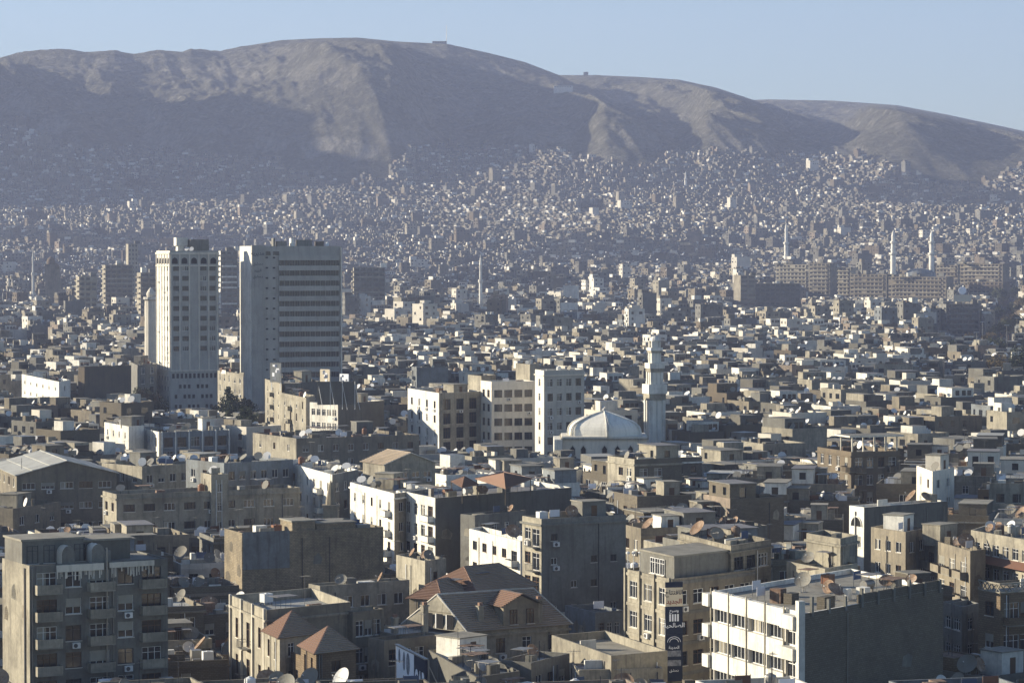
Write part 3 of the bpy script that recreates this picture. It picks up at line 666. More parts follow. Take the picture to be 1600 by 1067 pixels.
# brown party wall in the middle left
r5, rec5 = hb_('party_wall_block', 'brown block with huge windowless side wall, its left part painted pale', 'brown windowless-walled block', (378, 842), (599, 832), 17.0, 903, depth=7, wall='tanblock', roof='roof3', sides={}, clutter=1.2, dishes=2, hut=False, parapet=.8)
A_, B_, C_, D_ = rec5['poly']; t_ = ((C_[0]-B_[0])/dist2(B_, C_), (C_[1]-B_[1])/dist2(B_, C_))
pm = MB(); p = onface(rec5, r5, 3.4, 0, .05); pm.obox(p, t_, 3.3, .04, 12.9, 17.9, 'bluegrey'); pm.build('painted_wall_patch', r5)['label'] = 'pale blue-grey painted rendering'
q, _ = local_box(r5, rec5, 7.3, 10.6, .5, 5, 17, 18.9, 'tanblock', 'roof3', 'attic_room'); local_box(r5, rec5, 10.8, 16.4, .5, 5.6, 17, 18.5, 'tanblock', 'roof3', 'attic_room')
# small stone spire
def spire(px, py, zb, zt):
    d = P(px, py, zb); root = empty('stone_spire', (d[0], d[1], 0), 'small conical stone spire with a finial rising behind the brown windowless-walled block', 'spire')
    m_ = MB(); m_.box(-1.1, 1.1, -1.1, 1.1, 0, zb, 'tan'); m_.box(-1.3, 1.3, -1.3, 1.3, zb+.003, zb+.4, 'tan')
    m_.build('shaft', root); c = MB(); c.lathe([(.8, zb+.403), (.8, zb+1), (.55, zb+2), (.28, zt-.6), (.08, zt)], 'tan', 8); c.tube((0, 0, zt), (0, 0, zt+1.2), .05, 'metal', n=5); c.build('cone', root)
spire(517, 792, 16.6, 20.6)
# row of white street fronts lit from the left
hb_('terraced_house', 'white lit house at the far end of the white street front row', 'far white row house', (519, 748), (560, 740), 18, 800, A=(443, 727), wall='white', sides={0: dict(cols=7, w=1.2, bal=(5,)), 1: dict(cols=3)}, dishes=7, wall_by={1: 'grey'})
hb_('terraced_house', 'white lit house with small hooded windows in the middle of the white row', 'middle white row house', (616, 778), (672, 770), 17, 860, A=(547, 760), wall='white', sides={0: dict(cols=5, w=1.1, styles=['brown', 'shut'], bal=(4,)), 1: dict(cols=3)}, wall_by={1: 'cream'}, dishes=2, roof='roof2', cornice=True)
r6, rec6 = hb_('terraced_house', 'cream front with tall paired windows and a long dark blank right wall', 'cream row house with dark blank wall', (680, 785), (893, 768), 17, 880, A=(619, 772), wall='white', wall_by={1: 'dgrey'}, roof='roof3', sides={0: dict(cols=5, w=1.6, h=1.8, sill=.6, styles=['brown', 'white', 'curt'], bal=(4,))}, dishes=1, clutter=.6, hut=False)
def canopy(label, corners, zc, hgt, k='tile'):
    pts = [P(px, py, zc) for px, py in corners]; c = (sum(p[0] for p in pts)/4, sum(p[1] for p in pts)/4)
    root = empty('roof_canopy', (c[0], c[1], zc-hgt), label, 'canopy'); m_ = MB(); l = [(p[0]-c[0], p[1]-c[1], hgt) for p in pts]
    ap = (0, 0, hgt+1.0)
    for i in range(4): tile_face(m_, l[i], l[(i+1) % 4], ap, ap, k, .4)
    m_.poly([(x, y, z-.02) for x, y, z in l][::-1], 'brown'); m_.build('tiled_top', root)
    for x, y, z in l: 
        pm = MB(); pm.tube((x*.93, y*.93, .02), (x*.93, y*.93, z), .07, 'brown', n=6); pm.build('post', root)
canopy('large red tiled canopy on posts over the dark blank-walled roof', ((742, 748), (790, 764), (832, 748), (786, 737)), 19.6, 2.6)
canopy('small red tiled canopy on posts beside the large red canopy', ((704, 752), (722, 762), (748, 757), (730, 747)), 19.4, 2.4)
gable_house('roof_shed', 'long brown tiled low gable house behind the white street row', 'brown tiled gable shed', (601, 725), (680, 722), 18.5, 20.3, 9, 735, 'cream', 'tileold_shade', sides={1: dict(cols=4, w=1.5, h=1, sill=.6)})
# curved white building and the big grey block
hb_('apartment_block', 'bright white two-storey house with dark windows left of the big stained grey block', 'bright white house', (813, 853), (834, 849), 13.6, 900, A=(733, 833), wall='white', roof='roof2', sides={0: dict(cols=5, w=1.7, h=1.3, styles=['darkf', 'brown', 'curt'], bal=(4,)), 1: dict(cols=1)}, dishes=1, hut=False, clutter=.5)
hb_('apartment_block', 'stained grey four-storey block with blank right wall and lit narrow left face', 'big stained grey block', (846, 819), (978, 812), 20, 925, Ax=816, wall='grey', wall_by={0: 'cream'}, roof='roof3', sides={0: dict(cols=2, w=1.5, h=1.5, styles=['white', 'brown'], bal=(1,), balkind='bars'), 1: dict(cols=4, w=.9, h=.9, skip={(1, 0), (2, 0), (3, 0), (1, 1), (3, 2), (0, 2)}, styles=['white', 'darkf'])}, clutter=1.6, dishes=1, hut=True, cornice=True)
hb_('small_block', 'low grey house with cluttered roof behind the bright white house', 'low cluttered grey house', (742, 812), (822, 804), 15, 828, Ax=733, wall='grey', sides={1: dict(cols=4, w=1)}, dishes=1)
# mansard tile house in the centre foreground
Bm, Cm = P(727, 987, 11.6), P(889, 975, 11.6)
Lm = dist2(Bm, Cm); tm = ((Cm[0]-Bm[0])/Lm, (Cm[1]-Bm[1])/Lm); nm_ = (-tm[1], tm[0])
A0 = (Bm[0]-tm[0]*1.2, Bm[1]-tm[1]*1.2)
def MQ(a, b): return (Bm[0]+tm[0]*a+nm_[0]*b, Bm[1]+tm[1]*a+nm_[1]*b)
root, rec = building('tiled_house', 'old stone house with big brown tiled roof, dormer and left terrace', 'house', [MQ(-8, 10), MQ(-8, -.1), MQ(Lm-.1, -.1), MQ(Lm-.1, 10)], 0, 11.2, 'cream', {1: dict(cols=6, w=1.2, h=1.7, sill=.8, styles=['brown', 'white']), 0: dict(cols=2, w=1.3, h=2)}, parapet=.35, roof='roofw', short='big brown tiled house', vis=1010, clutter=0, dishes=0, hut=False, cornice=True)
o = root.location
def ml(a, b, z): p = MQ(a, b); return (p[0]-o.x, p[1]-o.y, z)
rm = MB(); zr = 15.5; hf = 4.6
ridge0, ridge1 = ml(-1.2, hf, zr), ml(Lm-2.2, hf, zr)
tile_face(rm, ml(.0, -.4, 11.6), ml(Lm+.3, -.4, 11.6), ridge1, ml(-1.2, hf, zr), 'tileold_shade', .36)
tile_face(rm, ml(Lm+.3, -.4, 11.6), ml(Lm+.3, 9.4, 11.6), ridge1, ridge1, 'tileold_shade', .36)
tile_face(rm, ml(Lm+.3, 9.4, 11.6), ml(-2.5, 9.4, 11.6), ridge0, ridge1, 'tileold_shade', .36)
tile_face(rm, ml(-3.4, 9.4, 11.6), ml(-.1, -.4, 11.6), ridge0, ridge0, 'cream', 9)
for a_, b_ in ((ridge0, ridge1), (ridge1, ml(Lm+.3, -.4, 11.65)), (ridge0, ml(0, -.4, 11.65)), (ridge0, ml(-3.4, 9.4, 11.65))): rm.tube(a_, b_, .13, 'stone', n=6)
rm.build('tiled_roof', root)
gm = MB()     # left gable with posts and dark opening
def gp(k, z, off=.12):
    e, f = Vector(ml(-.1, -.4, 0)), Vector(ml(-3.4, 9.4, 0)); v = e.lerp(f, k); return (v.x-nm_[1]*0-tm[0]*off, v.y-tm[1]*off, z)
for k0, k1 in ((.18, .3), (.34, .46), (.5, .62)): gm.poly([gp(k0, 11.7), gp(k1, 11.7), gp(k1, 13.4), gp(k0, 13.4)], 'dark'); gm.poly([gp(k0+.1, 11.7, .15), gp(k0+.115, 11.7, .15), gp(k0+.115, 13.4, .15), gp(k0+.1, 13.4, .15)], 'framew')
gm.build('gable_window', root)
dm = MB(); d0, d1 = 5.0, 9.6   # dormer
dm.prism([ml(d0, .0, 0)[:2], ml(d1, .0, 0)[:2], ml(d1, 4.2, 0)[:2], ml(d0, 4.2, 0)[:2]], 11.7, 14.3, 'tan')
dm.poly([ml(d0, .0, 14.3), ml(d1, .0, 14.3), ml((d0+d1)/2, .0, 15.4)], 'tan')
do = dm.build('dormer', root)
dr = MB(); pk0, pk1 = ml((d0+d1)/2, -.5, 15.6), ml((d0+d1)/2, 4.4, 15.6)
tile_face(dr, ml(d0-.5, 4.4, 14.2), ml(d0-.5, -.5, 14.2), pk0, pk1, 'tile', .3); tile_face(dr, ml(d1+.5, -.5, 14.2), ml(d1+.5, 4.4, 14.2), pk1, pk0, 'tileold_shade', .3)  # dormer slopes coloured apart: left redder as sunlit, right browner as shaded
dr.build('dormer_roof', do)
for a in (6.3, 8.5): 
    p = ml(a, -.22, 12.1); wo = link('window', window_mesh(.95, 1.7, 'brown'), do, (p[0], p[1], p[2]), math.atan2(tm[1], tm[0]))
for a, b, zt in ((2.6, 1.2, 14.2), (-4.2, 2.0, 14.6), (9.9, .4, 14.6), (-6.5, 5, 13.0)):
    cm = MB(); p = ml(a, b, 0); cm.obox(p[:2], tm, .32, .32, 11.3, zt, 'cream'); cm.obox(p[:2], tm, .42, .42, zt+.003, zt+.15, 'cream'); cm.obox(p[:2], tm, .22, .22, zt+.153, zt+.5, 'tile'); cm.build('chimney', root)
# rear hip roofs
Bq, Cq = P(690, 926, 14), P(840, 914, 14)
def hip(name, label, short, B, C, ze, zr, depth, wall, k1, k2, vis, cut=.3, sides={}, Ax=None, over=.35, body=True, ridge=.5, A=None, z0=0):
    pl = quad(B, C, ze, A, Ax, depth); root, rec = building(name, label, 'house', pl, z0, ze, wall, sides, parapet=.02, short=short, vis=vis, clutter=0, dishes=0, hut=False, cornice=False)
    o = root.location; e = [(p[0]-o.x, p[1]-o.y, ze-z0-.05) for p in inset(pl, -over)]; A, B, C, D = map(Vector, e)
    zz = Vector((0, 0, zr-ze)); m1 = (A+B)/2; m2 = (C+D)/2
    r0 = m1.lerp(m2, cut)+zz; r1 = m1.lerp(m2, 1-cut)+zz; r = MB()
    tile_face(r, A, B, r0, r0, k1, .34); tile_face(r, B, C, r1, r0, k2, .34); tile_face(r, C, D, r1, r1, k2, .34); tile_face(r, D, A, r0, r1, k2, .34)  # sunlight painted in: left slope redder as if lit, others browner as if shaded
    for a_, b_ in ((B, r0), (r0, r1), (r1, C), (A, r0)): r.tube(a_, b_, .1, 'tile', n=5)
    r.poly([A-Vector((0, 0, .03)), D-Vector((0, 0, .03)), C-Vector((0, 0, .03)), B-Vector((0, 0, .03))], 'brown')
    r.build('tiled_roof', root); return root, rec
hip('tiled_house', 'house with broad dark hipped tile roof just behind the dormered tiled house', 'rear hipped tile house', (745, 924), (836, 914), 13.4, 16.0, 9, 'tan', 'tile', 'tileold_shade', 928, cut=.22)
hip('tiled_house', 'smaller hipped roof with red lit left slope beside the broad hipped roof', 'smaller hipped tile house', (690, 937), (742, 926), 12.9, 15.0, 4.5, 'tan', 'tile', 'tileold_shade', 945, cut=.35)
# two pavilions with pyramid roofs, and the cream front next to them
hip('pavilion_house', 'cream house with red pyramid tile roof, rear one of the two pyramid roofs', 'rear pyramid-roofed house', (437, 996), (500, 988), 12.8, 15.2, 6, 'cream', 'tile', 'tileold_shade', 1030, cut=.5, A=(413, 985), sides={0: dict(cols=2, w=.8, h=1.9, sill=.5, styles=['brown']), 1: dict(cols=2, w=.9, h=1.5)})
hip('pavilion_house', 'brick house with red pyramid tile roof, front one of the two pyramid roofs', 'front pyramid-roofed house', (494, 1020), (556, 1013), 12.8, 15.1, 6, 'brickwall', 'tile', 'tileold_shade', 1067, cut=.5, A=(470, 1008), sides={0: dict(cols=2, w=.8, h=1.9, sill=.5, styles=['brown']), 1: dict(cols=1, w=1.2, h=1.2)}, )
hb_('townhouse', 'cream classical town house with tall brown windows, columns and blank dark parapet', 'cream classical town house', (416, 968), (548, 955), 14, 1067, A=(360, 944), wall='cream', wall_by={1: 'tan'}, roof='roofw', parapet=1.1, sides={0: dict(cols=3, w=1.1, h=2.3, sill=.7, sh=4.2, styles=['brown'], pil='stone', bal=(1,), balkind='bars')}, dishes=0, clutter=.3, hut=False, cornice=True)
hb_('brick_terrace_house', 'ochre brick house with roof terrace between the two pyramid-roofed houses', 'ochre brick terrace house', (470, 1034), (520, 1024), 10.4, 1067, A=(440, 1022), wall='brickwall', sides={0: dict(cols=3, w=.9, h=1.7, sh=3.6, styles=['brown', 'darkf'])}, dishes=0, clutter=1, hut=False)
hb_('small_block', 'low building with arched white windows left of the billboard', 'low arched-window building', (600, 1010), (690, 1000), 11, 1040, Ax=588, wall='tan', sides={1: dict(cols=4, w=1.3, h=1.8)}, dishes=0, clutter=1.2)
hb_('small_block', 'roof terrace block with planters and brown pots behind the pyramid roofs', 'planted terrace block', (551, 965), (600, 960), 13.4, 1005, Ax=524, wall='tan', sides={1: dict(cols=3, w=1.2, h=1.8)}, dishes=0, clutter=2.0, hut=False)
hb_('small_block', 'pale low roof with the biggest white dish, behind the planted terrace', 'pale roof with the biggest dish', (500, 924), (640, 914), 13.2, 940, Ax=485, wall='cream', roof='roofw', sides={1: dict(cols=5)}, dishes=2, clutter=1.4)
hb_('small_block', 'plain cream cube house lit from the left, right of the brown windowless wall', 'plain cream cube house', (664, 885), (697, 880), 15.5, 925, A=(619, 875), wall='cream', sides={1: dict(cols=1, w=.9)}, dishes=3, clutter=.5, hut=False)
# bottom centre roofs
r11, rec11 = hb_('workshop', 'low dark-roofed workshop with tanks and stacked blocks beside the billboard', 'workshop beside the billboard', (744, 1068), (812, 1058), 10, 1067, A=(668, 1024), wall='dgrey', roof='bluegrey', sides={1: dict(cols=3)}, dishes=3, clutter=2.0, hut=True)
r12, rec12 = hb_('flat_roofed_block', 'broad empty flat roof with a cream parapet in the bottom centre', 'broad empty flat roof', (955, 1037), (1043, 1029), 11, 1067, A=(862, 1004), wall='cream', roof='roof2', sides={1: dict(cols=3)}, dishes=0, clutter=.12, hut=False, parapet=.9)
hb_('flat_roofed_block', 'cream annexe with small square windows under the broad empty flat roof', 'cream annexe at bottom centre', (905, 1049), (1036, 1046), 10.2, 1067, Ax=893, depth=4, wall='cream', roof='roof3', sides={1: dict(cols=5, w=.8, h=1.1, sill=1.1)}, dishes=0, clutter=1, hut=False, parapet=.2)
hb_('flat_roofed_block', 'grey roof with stair hut left of the broad empty flat roof', 'grey roof with stair hut', (830, 1045), (890, 1030), 10.4, 1067, Ax=780, wall='grey', roof='roofw', sides={1: dict(cols=3)}, dishes=4, clutter=2.2, hut=True)
hb_('shop_building', 'small blue-grey building with dark curved eaves left of the banner office', 'small blue-grey building', (930, 965), (975, 962), 9.5, 1005, depth=8, wall='bluegrey', sides={1: dict(cols=3, w=.7, h=1.5)}, dishes=0, clutter=0, hut=False, roof='bluegrey')
hb_('yard_building', 'low pale wall and roof between the tiled house and the small blue-grey building', 'low pale-walled yard building', (880, 965), (928, 958), 8, 1000, depth=16, wall='stone', roof='roofw', sides={1: dict(cols=2)}, dishes=0, clutter=0, hut=False)
# office block with the hanging banner
r13, rec13 = hb_('office_building', 'office block with a tall hanging Arabic banner on its corner', 'banner office block', (1050, 909), (1180, 893), 18.5, 1067, A=(976, 892), wall='tan', wall_by={0: 'cream'}, sides={0: dict(cols=3, w=1.9, h=1.9, sill=.6, sh=3.4, styles=['white', 'curt', 'white'], bands='cream', pil='cream'), 1: dict(cols=5, w=1.7, h=1.6, sill=.7, sh=3.4, bands='grey', styles=['darkf', 'white', 'brown'], ac=.25)}, clutter=0, dishes=0, hut=False, roof='roof2', parapet=.3)
local_box(r13, rec13, 1.2, 12.5, 1.2, 9.6, 18.5, 21.0, 'grey', 'roof3', 'penthouse')
for k in range(3):
    p = rec13['poly']; L = dist2(p[0], p[1]); tt = ((p[0][0]-p[1][0])/L, (p[0][1]-p[1][1])/L); L2 = dist2(p[1], p[2]); t2 = ((p[2][0]-p[1][0])/L2, (p[2][1]-p[1][1])/L2)
    wp = (p[1][0]+tt[0]*(4+1.2*k)+t2[0]*1.17-r13.location.x, p[1][1]+tt[1]*(4+1.2*k)+t2[1]*1.17-r13.location.y); link('window', window_mesh(1.1, 1.8, 'white'), r13, (wp[0]-t2[0]*.2, wp[1]-t2[1]*.2, 18.75), math.atan2(-tt[1], -tt[0]))
for px in (977, 986, 996):
    p = P(px, 889, 18.8); lm = empty('roof_lamp', (p[0]+.3, p[1]+.1, 18.5), 'small roof lamp post on the left edge of the banner office, %s of three' % {977: 'leftmost', 986: 'middle', 996: 'rightmost'}[px], 'lamp', 'roof lamps of the banner office')
    a = MB(); a.tube((0, 0, 0), (0, 0, 2.0), .04, 'framew', n=6); a.build('post', lm); a = MB(); a.lathe([(0, 2), (.22, 2.05), (.24, 2.25), (0, 2.35)], 'framew', 8); a.build('lamp_head', lm)
hb_('apartment_block', 'beige block with long ledge and roof rooms behind the banner office block', 'beige ledge block', (1142, 862), (1205, 852), 21, 893, A=(1062, 842), wall='beige', sides={0: dict(cols=5, w=1.4), 1: dict(cols=3, w=2, h=1.5, styles=['white', 'darkf'])}, clutter=1.4, dishes=3, cornice=True)
# white banded office, lower right
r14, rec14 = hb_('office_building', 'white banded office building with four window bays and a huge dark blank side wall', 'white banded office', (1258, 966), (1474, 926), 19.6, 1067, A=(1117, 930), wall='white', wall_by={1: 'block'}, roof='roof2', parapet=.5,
    sides={0: dict(cols=4, w=4.4, h=1.38, sill=.52, sh=3.15, m0=.25, m1=3.6, styles=['white', 'curt', 'white'], pil='stone', ac=0)}, clutter=.5, dishes=0, hut=False)
A_, B_, C_, D_ = rec14['poly']; L = dist2(A_, B_); ta = ((B_[0]-A_[0])/L, (B_[1]-A_[1])/L); nb = (ta[1], -ta[0]); o = r14.location
bb = MB()
def fa(s, off): return (A_[0]+ta[0]*s+nb[0]*off-o.x, A_[1]+ta[1]*s+nb[1]*off-o.y)
for r in range(6):
    zt = 20.1-r*3.15
    if zt < 2: break
    bb.obox(fa((L-3.6)/2, .22), ta, (L-3.6)/2-.03, .2, zt-1.75, zt, 'white')
    bb.obox(fa(L-2.1, .5), ta, 1.4, .5, zt-1.35-(.35 if r == 0 else .2), zt-.35, 'white')
    bb.obox(fa(-.7, -.2), ta, .7, 1.0, zt-1.6, zt-.3, 'white')
bb.obox(fa(L-.35, .35), ta, .35, .34, 0, 21.3, 'white')
for s in (0, (L-3.6)/4, (L-3.6)/2, (L-3.6)*3/4, L-3.6): bb.obox(fa(s, .46), ta, .08, .06, 0, 20.4, 'cream')
bb.build('facade_band', r14)
for r in range(5):
    dk = MB(); zt = 20.1-r*3.15-1.4; dk.obox(fa(L-2.1, .02), ta, 1.35, .015, zt-1.9, zt-.05, 'glass'); dk.obox(fa(L-2.4, .06), ta, .04, .02, zt-1.9, zt-.05, 'framew'); dk.obox(fa(L-1.5, .06), ta, .04, .02, zt-1.9, zt-.05, 'framew'); dk.obox(fa(L-2.1, .06), ta, 1.3, .02, zt-.7, zt-.62, 'framew'); dk.build('balcony_door', r14)
pw = MB(); tb = ((C_[0]-B_[0]), (C_[1]-B_[1])); L2 = math.hypot(*tb); tb = (tb[0]/L2, tb[1]/L2)
for i in range(9):
    s = 1.0+i*(L2-2)/8; pw.obox((B_[0]+tb[0]*s-tb[1]*(-.14)-o.x, B_[1]+tb[1]*s+tb[0]*(.14)-o.y), tb, .16, .14, 19.7, 21.1+(.5 if i % 3 == 0 else 0), 'grey')
pw.obox((B_[0]+tb[0]*L2*.68-tb[1]*.14-o.x, B_[1]+tb[1]*L2*.68+tb[0]*.14-o.y), tb, L2*.31, .1, 20.1, 21.0, 'block')
pw.build('parapet_post', r14)
hb_('roof_house', 'plain cream cube room on a lower cream body behind the white banded office', 'cream cube house behind white office', (1313, 851), (1340, 845), 22, 897, A=(1260, 842), wall='cream', sides={0: dict(cols=2, w=.8, h=1.9, sill=.1, skip={0}, styles=['brown'])}, dishes=0, clutter=0, hut=False, cornice=True)
hb_('roof_house', 'lower cream body with a small door behind the white banded office', 'lower cream body', (1289, 898), (1340, 889), 19.2, 925, A=(1229, 886), wall='cream', sides={0: dict(cols=3, w=.7)}, dishes=1, clutter=.5, hut=False)
hb_('apartment_block', 'ochre building with pierced lattice parapet and recessed balconies at the right edge', 'lattice-parapet ochre building', (1563, 927), (1650, 921), 17, 1050, A=(1529, 921), wall='brickwall', sides={0: dict(cols=1, w=1.6, h=1.6, sh=3.6, styles=['brown', 'shut']), 1: dict(cols=3, w=2.2, h=2.2, sill=.3, sh=3.6, bal=(0,), ac=.4)}, clutter=.3, dishes=0, hut=False, parapet=.0)
lat = MB(); rec15 = BLD[-1]; o = rec15['root'].location
for i in (0, 1):
    p, q_ = rec15['poly'][i], rec15['poly'][i+1]; L = dist2(p, q_); tt = ((q_[0]-p[0])/L, (q_[1]-p[1])/L); n = int(L/.8)
    lat.obox(((p[0]+q_[0])/2-o.x, (p[1]+q_[1])/2-o.y), tt, L/2, .1, 17.01, 17.15, 'cream'); lat.obox(((p[0]+q_[0])/2-o.x, (p[1]+q_[1])/2-o.y), tt, L/2, .1, 18.0, 18.15, 'cream')
    for k in range(n):
        s = L*(k+.5)/n; a = (p[0]+tt[0]*(s-L/n/2)-o.x, p[1]+tt[1]*(s-L/n/2)-o.y); b = (p[0]+tt[0]*(s+L/n/2)-o.x, p[1]+tt[1]*(s+L/n/2)-o.y)
        lat.tube((*a, 17.15), (*b, 18.0), .07, 'cream', n=4); lat.tube((*b, 17.15), (*a, 18.0), .07, 'cream', n=4)
lat.build('lattice_parapet', rec15['root'])
hb_('apartment_block', 'low grey building with a glazed white bay left of the lattice-parapet building', 'low building with white glazed bay', (1503, 957), (1530, 951), 13, 1015, A=(1474, 949), wall='grey', roof='roofw', sides={0: dict(cols=2, w=1.9, h=1.4, styles=['white']), 1: dict(cols=1, w=1.5)}, dishes=0, clutter=.5, hut=False)
hb_('roof_house', 'small ochre hut with scrap on its roof at the bottom right', 'small ochre hut', (1490, 1030), (1530, 1025), 11.5, 1060, A=(1443, 1022), wall='brickwall', roof='rust', sides={0: dict(cols=2, w=.5, h=.6)}, dishes=0, clutter=2, hut=False, parapet=.15)
hb_('flat_roofed_block', 'dark low block with tin lean-to roof at the bottom right corner', 'dark low corner block', (1540, 1068), (1640, 1055), 9.6, 1067, Ax=1420, wall='dgrey', roof='roof3', sides={}, dishes=3, clutter=2.2, hut=True)
hb_('apartment_block', 'cream block with long red awning over its lit windows at the right edge', 'cream block with red awning', (1660, 862), (1690, 850), 17.6, 905, A=(1517, 836), wall='cream', sides={0: dict(cols=9, w=1.5, h=1.5, styles=['white', 'curt']), 1: dict(cols=2)}, dishes=5, clutter=1, roof='roof2')
aw = MB(); rec18 = BLD[-1]; o = rec18['root'].location; p, q_ = rec18['poly'][0], rec18['poly'][1]; L = dist2(p, q_); tt = ((q_[0]-p[0])/L, (q_[1]-p[1])/L); nv = (tt[1], -tt[0])
for s0, s1, z in ((.5, L-1, 15.3),):
    a = (p[0]+tt[0]*s0-o.x, p[1]+tt[1]*s0-o.y); b = (p[0]+tt[0]*s1-o.x, p[1]+tt[1]*s1-o.y)
    aw.poly([(a[0]+nv[0]*.01, a[1]+nv[1]*.01, z), (b[0]+nv[0]*.01, b[1]+nv[1]*.01, z), (b[0]+nv[0]*1.3, b[1]+nv[1]*1.3, z-.8), (a[0]+nv[0]*1.3, a[1]+nv[1]*1.3, z-.8)], 'awning')
aw.build('awning', rec18['root'])
hb_('apartment_block', 'flat block with white laundry-lined balcony left of the red awning block', 'laundry balcony block', (1516, 869), (1540, 866), 15.8, 905, A=(1445, 848), wall='tan', sides={0: dict(cols=4, w=1.8, h=1.8, sill=.3, bal=(0, 1, 2, 3))}, dishes=3, clutter=.8, roof='roof2')
hb_('apartment_block', 'shaded corner block with narrow lit edge left of the laundry balcony block', 'shaded corner block', (1415, 839), (1449, 832), 17, 895, A=(1361, 831), wall='tan', sides={0: dict(cols=3, w=1.2), 1: dict(cols=2, w=1.3)}, dishes=3, clutter=1)
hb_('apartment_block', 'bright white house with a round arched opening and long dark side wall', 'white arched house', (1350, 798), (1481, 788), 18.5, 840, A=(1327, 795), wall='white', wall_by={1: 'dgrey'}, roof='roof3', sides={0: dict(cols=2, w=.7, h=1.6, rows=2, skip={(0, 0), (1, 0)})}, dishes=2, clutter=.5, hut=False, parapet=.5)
rc = BLD[-1]; o = rc['root'].location; A_, B_ = rc['poly'][:2]; L = dist2(A_, B_); tt = ((B_[0]-A_[0])/L, (B_[1]-A_[1])/L); nv = (tt[1], -tt[0])
ar = MB(); c = ((A_[0]+B_[0])/2-o.x, (A_[1]+B_[1])/2-o.y); rr = min(1.5, L*.36)
pts = [(rr*math.cos(math.pi*k/10), 16.2+rr*math.sin(math.pi*k/10)*1.1) for k in range(11)]
ar.poly([(c[0]+tt[0]*x+nv[0]*.03, c[1]+tt[1]*x+nv[1]*.03, z) for x, z in pts], 'dark')
for k in range(10):
    (x0, z0), (x1, z1) = pts[k], pts[k+1]; ar.tube((c[0]+tt[0]*x0+nv[0]*.06, c[1]+tt[1]*x0+nv[1]*.06, z0), (c[0]+tt[0]*x1+nv[0]*.06, c[1]+tt[1]*x1+nv[1]*.06, z1), .1, 'white', n=5)
ar.build('arched_opening', rc['root'])
hb_('apartment_block', 'white corner block with paired windows above the white arched house', 'white paired-window block', (1457, 743), (1491, 737), 19.5, 785, A=(1432, 734), wall='stone', sides={0: dict(cols=2, w=1.4), 1: dict(cols=2, w=1.4)}, dishes=2)
# old mansion with rounded corners and columned roof pergola
r22, rec22 = hb_('mansion', 'old brown mansion with curved balconies and a columned roof pergola', 'columned pergola mansion', (1330, 712), (1406, 710), 18.5, 740, depth=14, wall='brown', sides={1: dict(cols=4, w=1.2, h=1.8, bal=(0, 3)), 0: dict(cols=4, w=1.2, h=1.8)}, dishes=1, clutter=.5, cornice=True, hut=False)
pg = MB(); A_, B_, C_, D_ = rec22['poly']; o = r22.location; L = dist2(B_, C_); L2 = dist2(A_, B_); tt = ((C_[0]-B_[0])/L, (C_[1]-B_[1])/L)
def rq(a, b): return (B_[0]+tt[0]*a-tt[1]*b-o.x, B_[1]+tt[1]*a+tt[0]*b-o.y)
for i in range(5):
    for b in (.4, 5): pg.tube((*rq(.4+i*(L-.8)/4, b), 18.5), (*rq(.4+i*(L-.8)/4, b), 21.8), .14, 'stone', n=8)
pg.prism([rq(-.6, -.6), rq(L+.6, -.6), rq(L+.6, 5.6), rq(-.6, 5.6)], 21.8, 22.1, 'stone', 'roof', True); pg.build('pergola', r22)
for s in (0, L):
  for k in range(4):
    rb = MB(); rb.lathe([(1.9, 4.2+k*3.8), (1.9, 5.2+k*3.8)], 'brown', 14, rq(s, 0)); rb.lathe([(0, 4.2+k*3.8), (2.0, 4.2+k*3.8), (2.0, 4.4+k*3.8), (0, 4.45+k*3.8)], 'tan', 14, rq(s, 0))
    rb.build('round_balcony', r22)
# three-wing complex
cs = dict(w=1.5, h=1.7, sill=.6, sh=3.25)
hb_('office_wing', 'left wing of the cream office complex with a bright white left face', 'left wing of the cream complex', (686, 621), (751, 618), 22, 700, A=(637, 613), wall='white', wall_by={1: 'cream'}, roof='roof2', sides={0: dict(cols=4, **cs, styles=['darkf', 'curt', 'brown'], ac=.7), 1: dict(cols=3, w=2.2, h=2.5, sill=.3, sh=3.25, styles=['darkf', 'brown'])}, clutter=1, dishes=1, hut=True, parapet=1.0)
hb_('office_wing', 'middle wing of the cream office complex with checkered window bands', 'middle wing of the cream complex', (768, 603), (836, 602), 24.5, 700, A=(751, 601), wall='stone', roof='roof2', sides={0: dict(cols=2, **cs, styles=['darkf', 'brown']), 1: dict(cols=4, **dict(cs, w=1.9), styles=['darkf', 'brown', 'darkf'])}, clutter=1, dishes=0, hut=False, parapet=1.0)
hb_('office_wing', 'tall right wing of the cream office complex next to the dome', 'tall right wing of the cream complex', (850, 586), (913, 584), 27.6, 700, A=(836, 584), wall='stone', wall_by={1: 'towerwall'}, roof='roof2', sides={0: dict(cols=1, **cs), 1: dict(cols=4, **cs, styles=['darkf', 'brown', 'curt'])}, clutter=1, dishes=1, hut=False, parapet=1.0, cornice=True)
hb_('stair_tower', 'plain cream stair tower standing behind the middle wing of the cream complex', 'cream stair tower', (752, 592), (775, 590), 25.3, 602, A=(731, 590), wall='cream', sides={}, clutter=0, dishes=0, hut=False)
hb_('stair_tower', 'plain cream roof block topped with railings at the joint of the complex', 'cream railed roof block', (828, 574), (843, 572), 28.3, 584, A=(806, 572), wall='cream', sides={}, clutter=.7, dishes=0, hut=False)
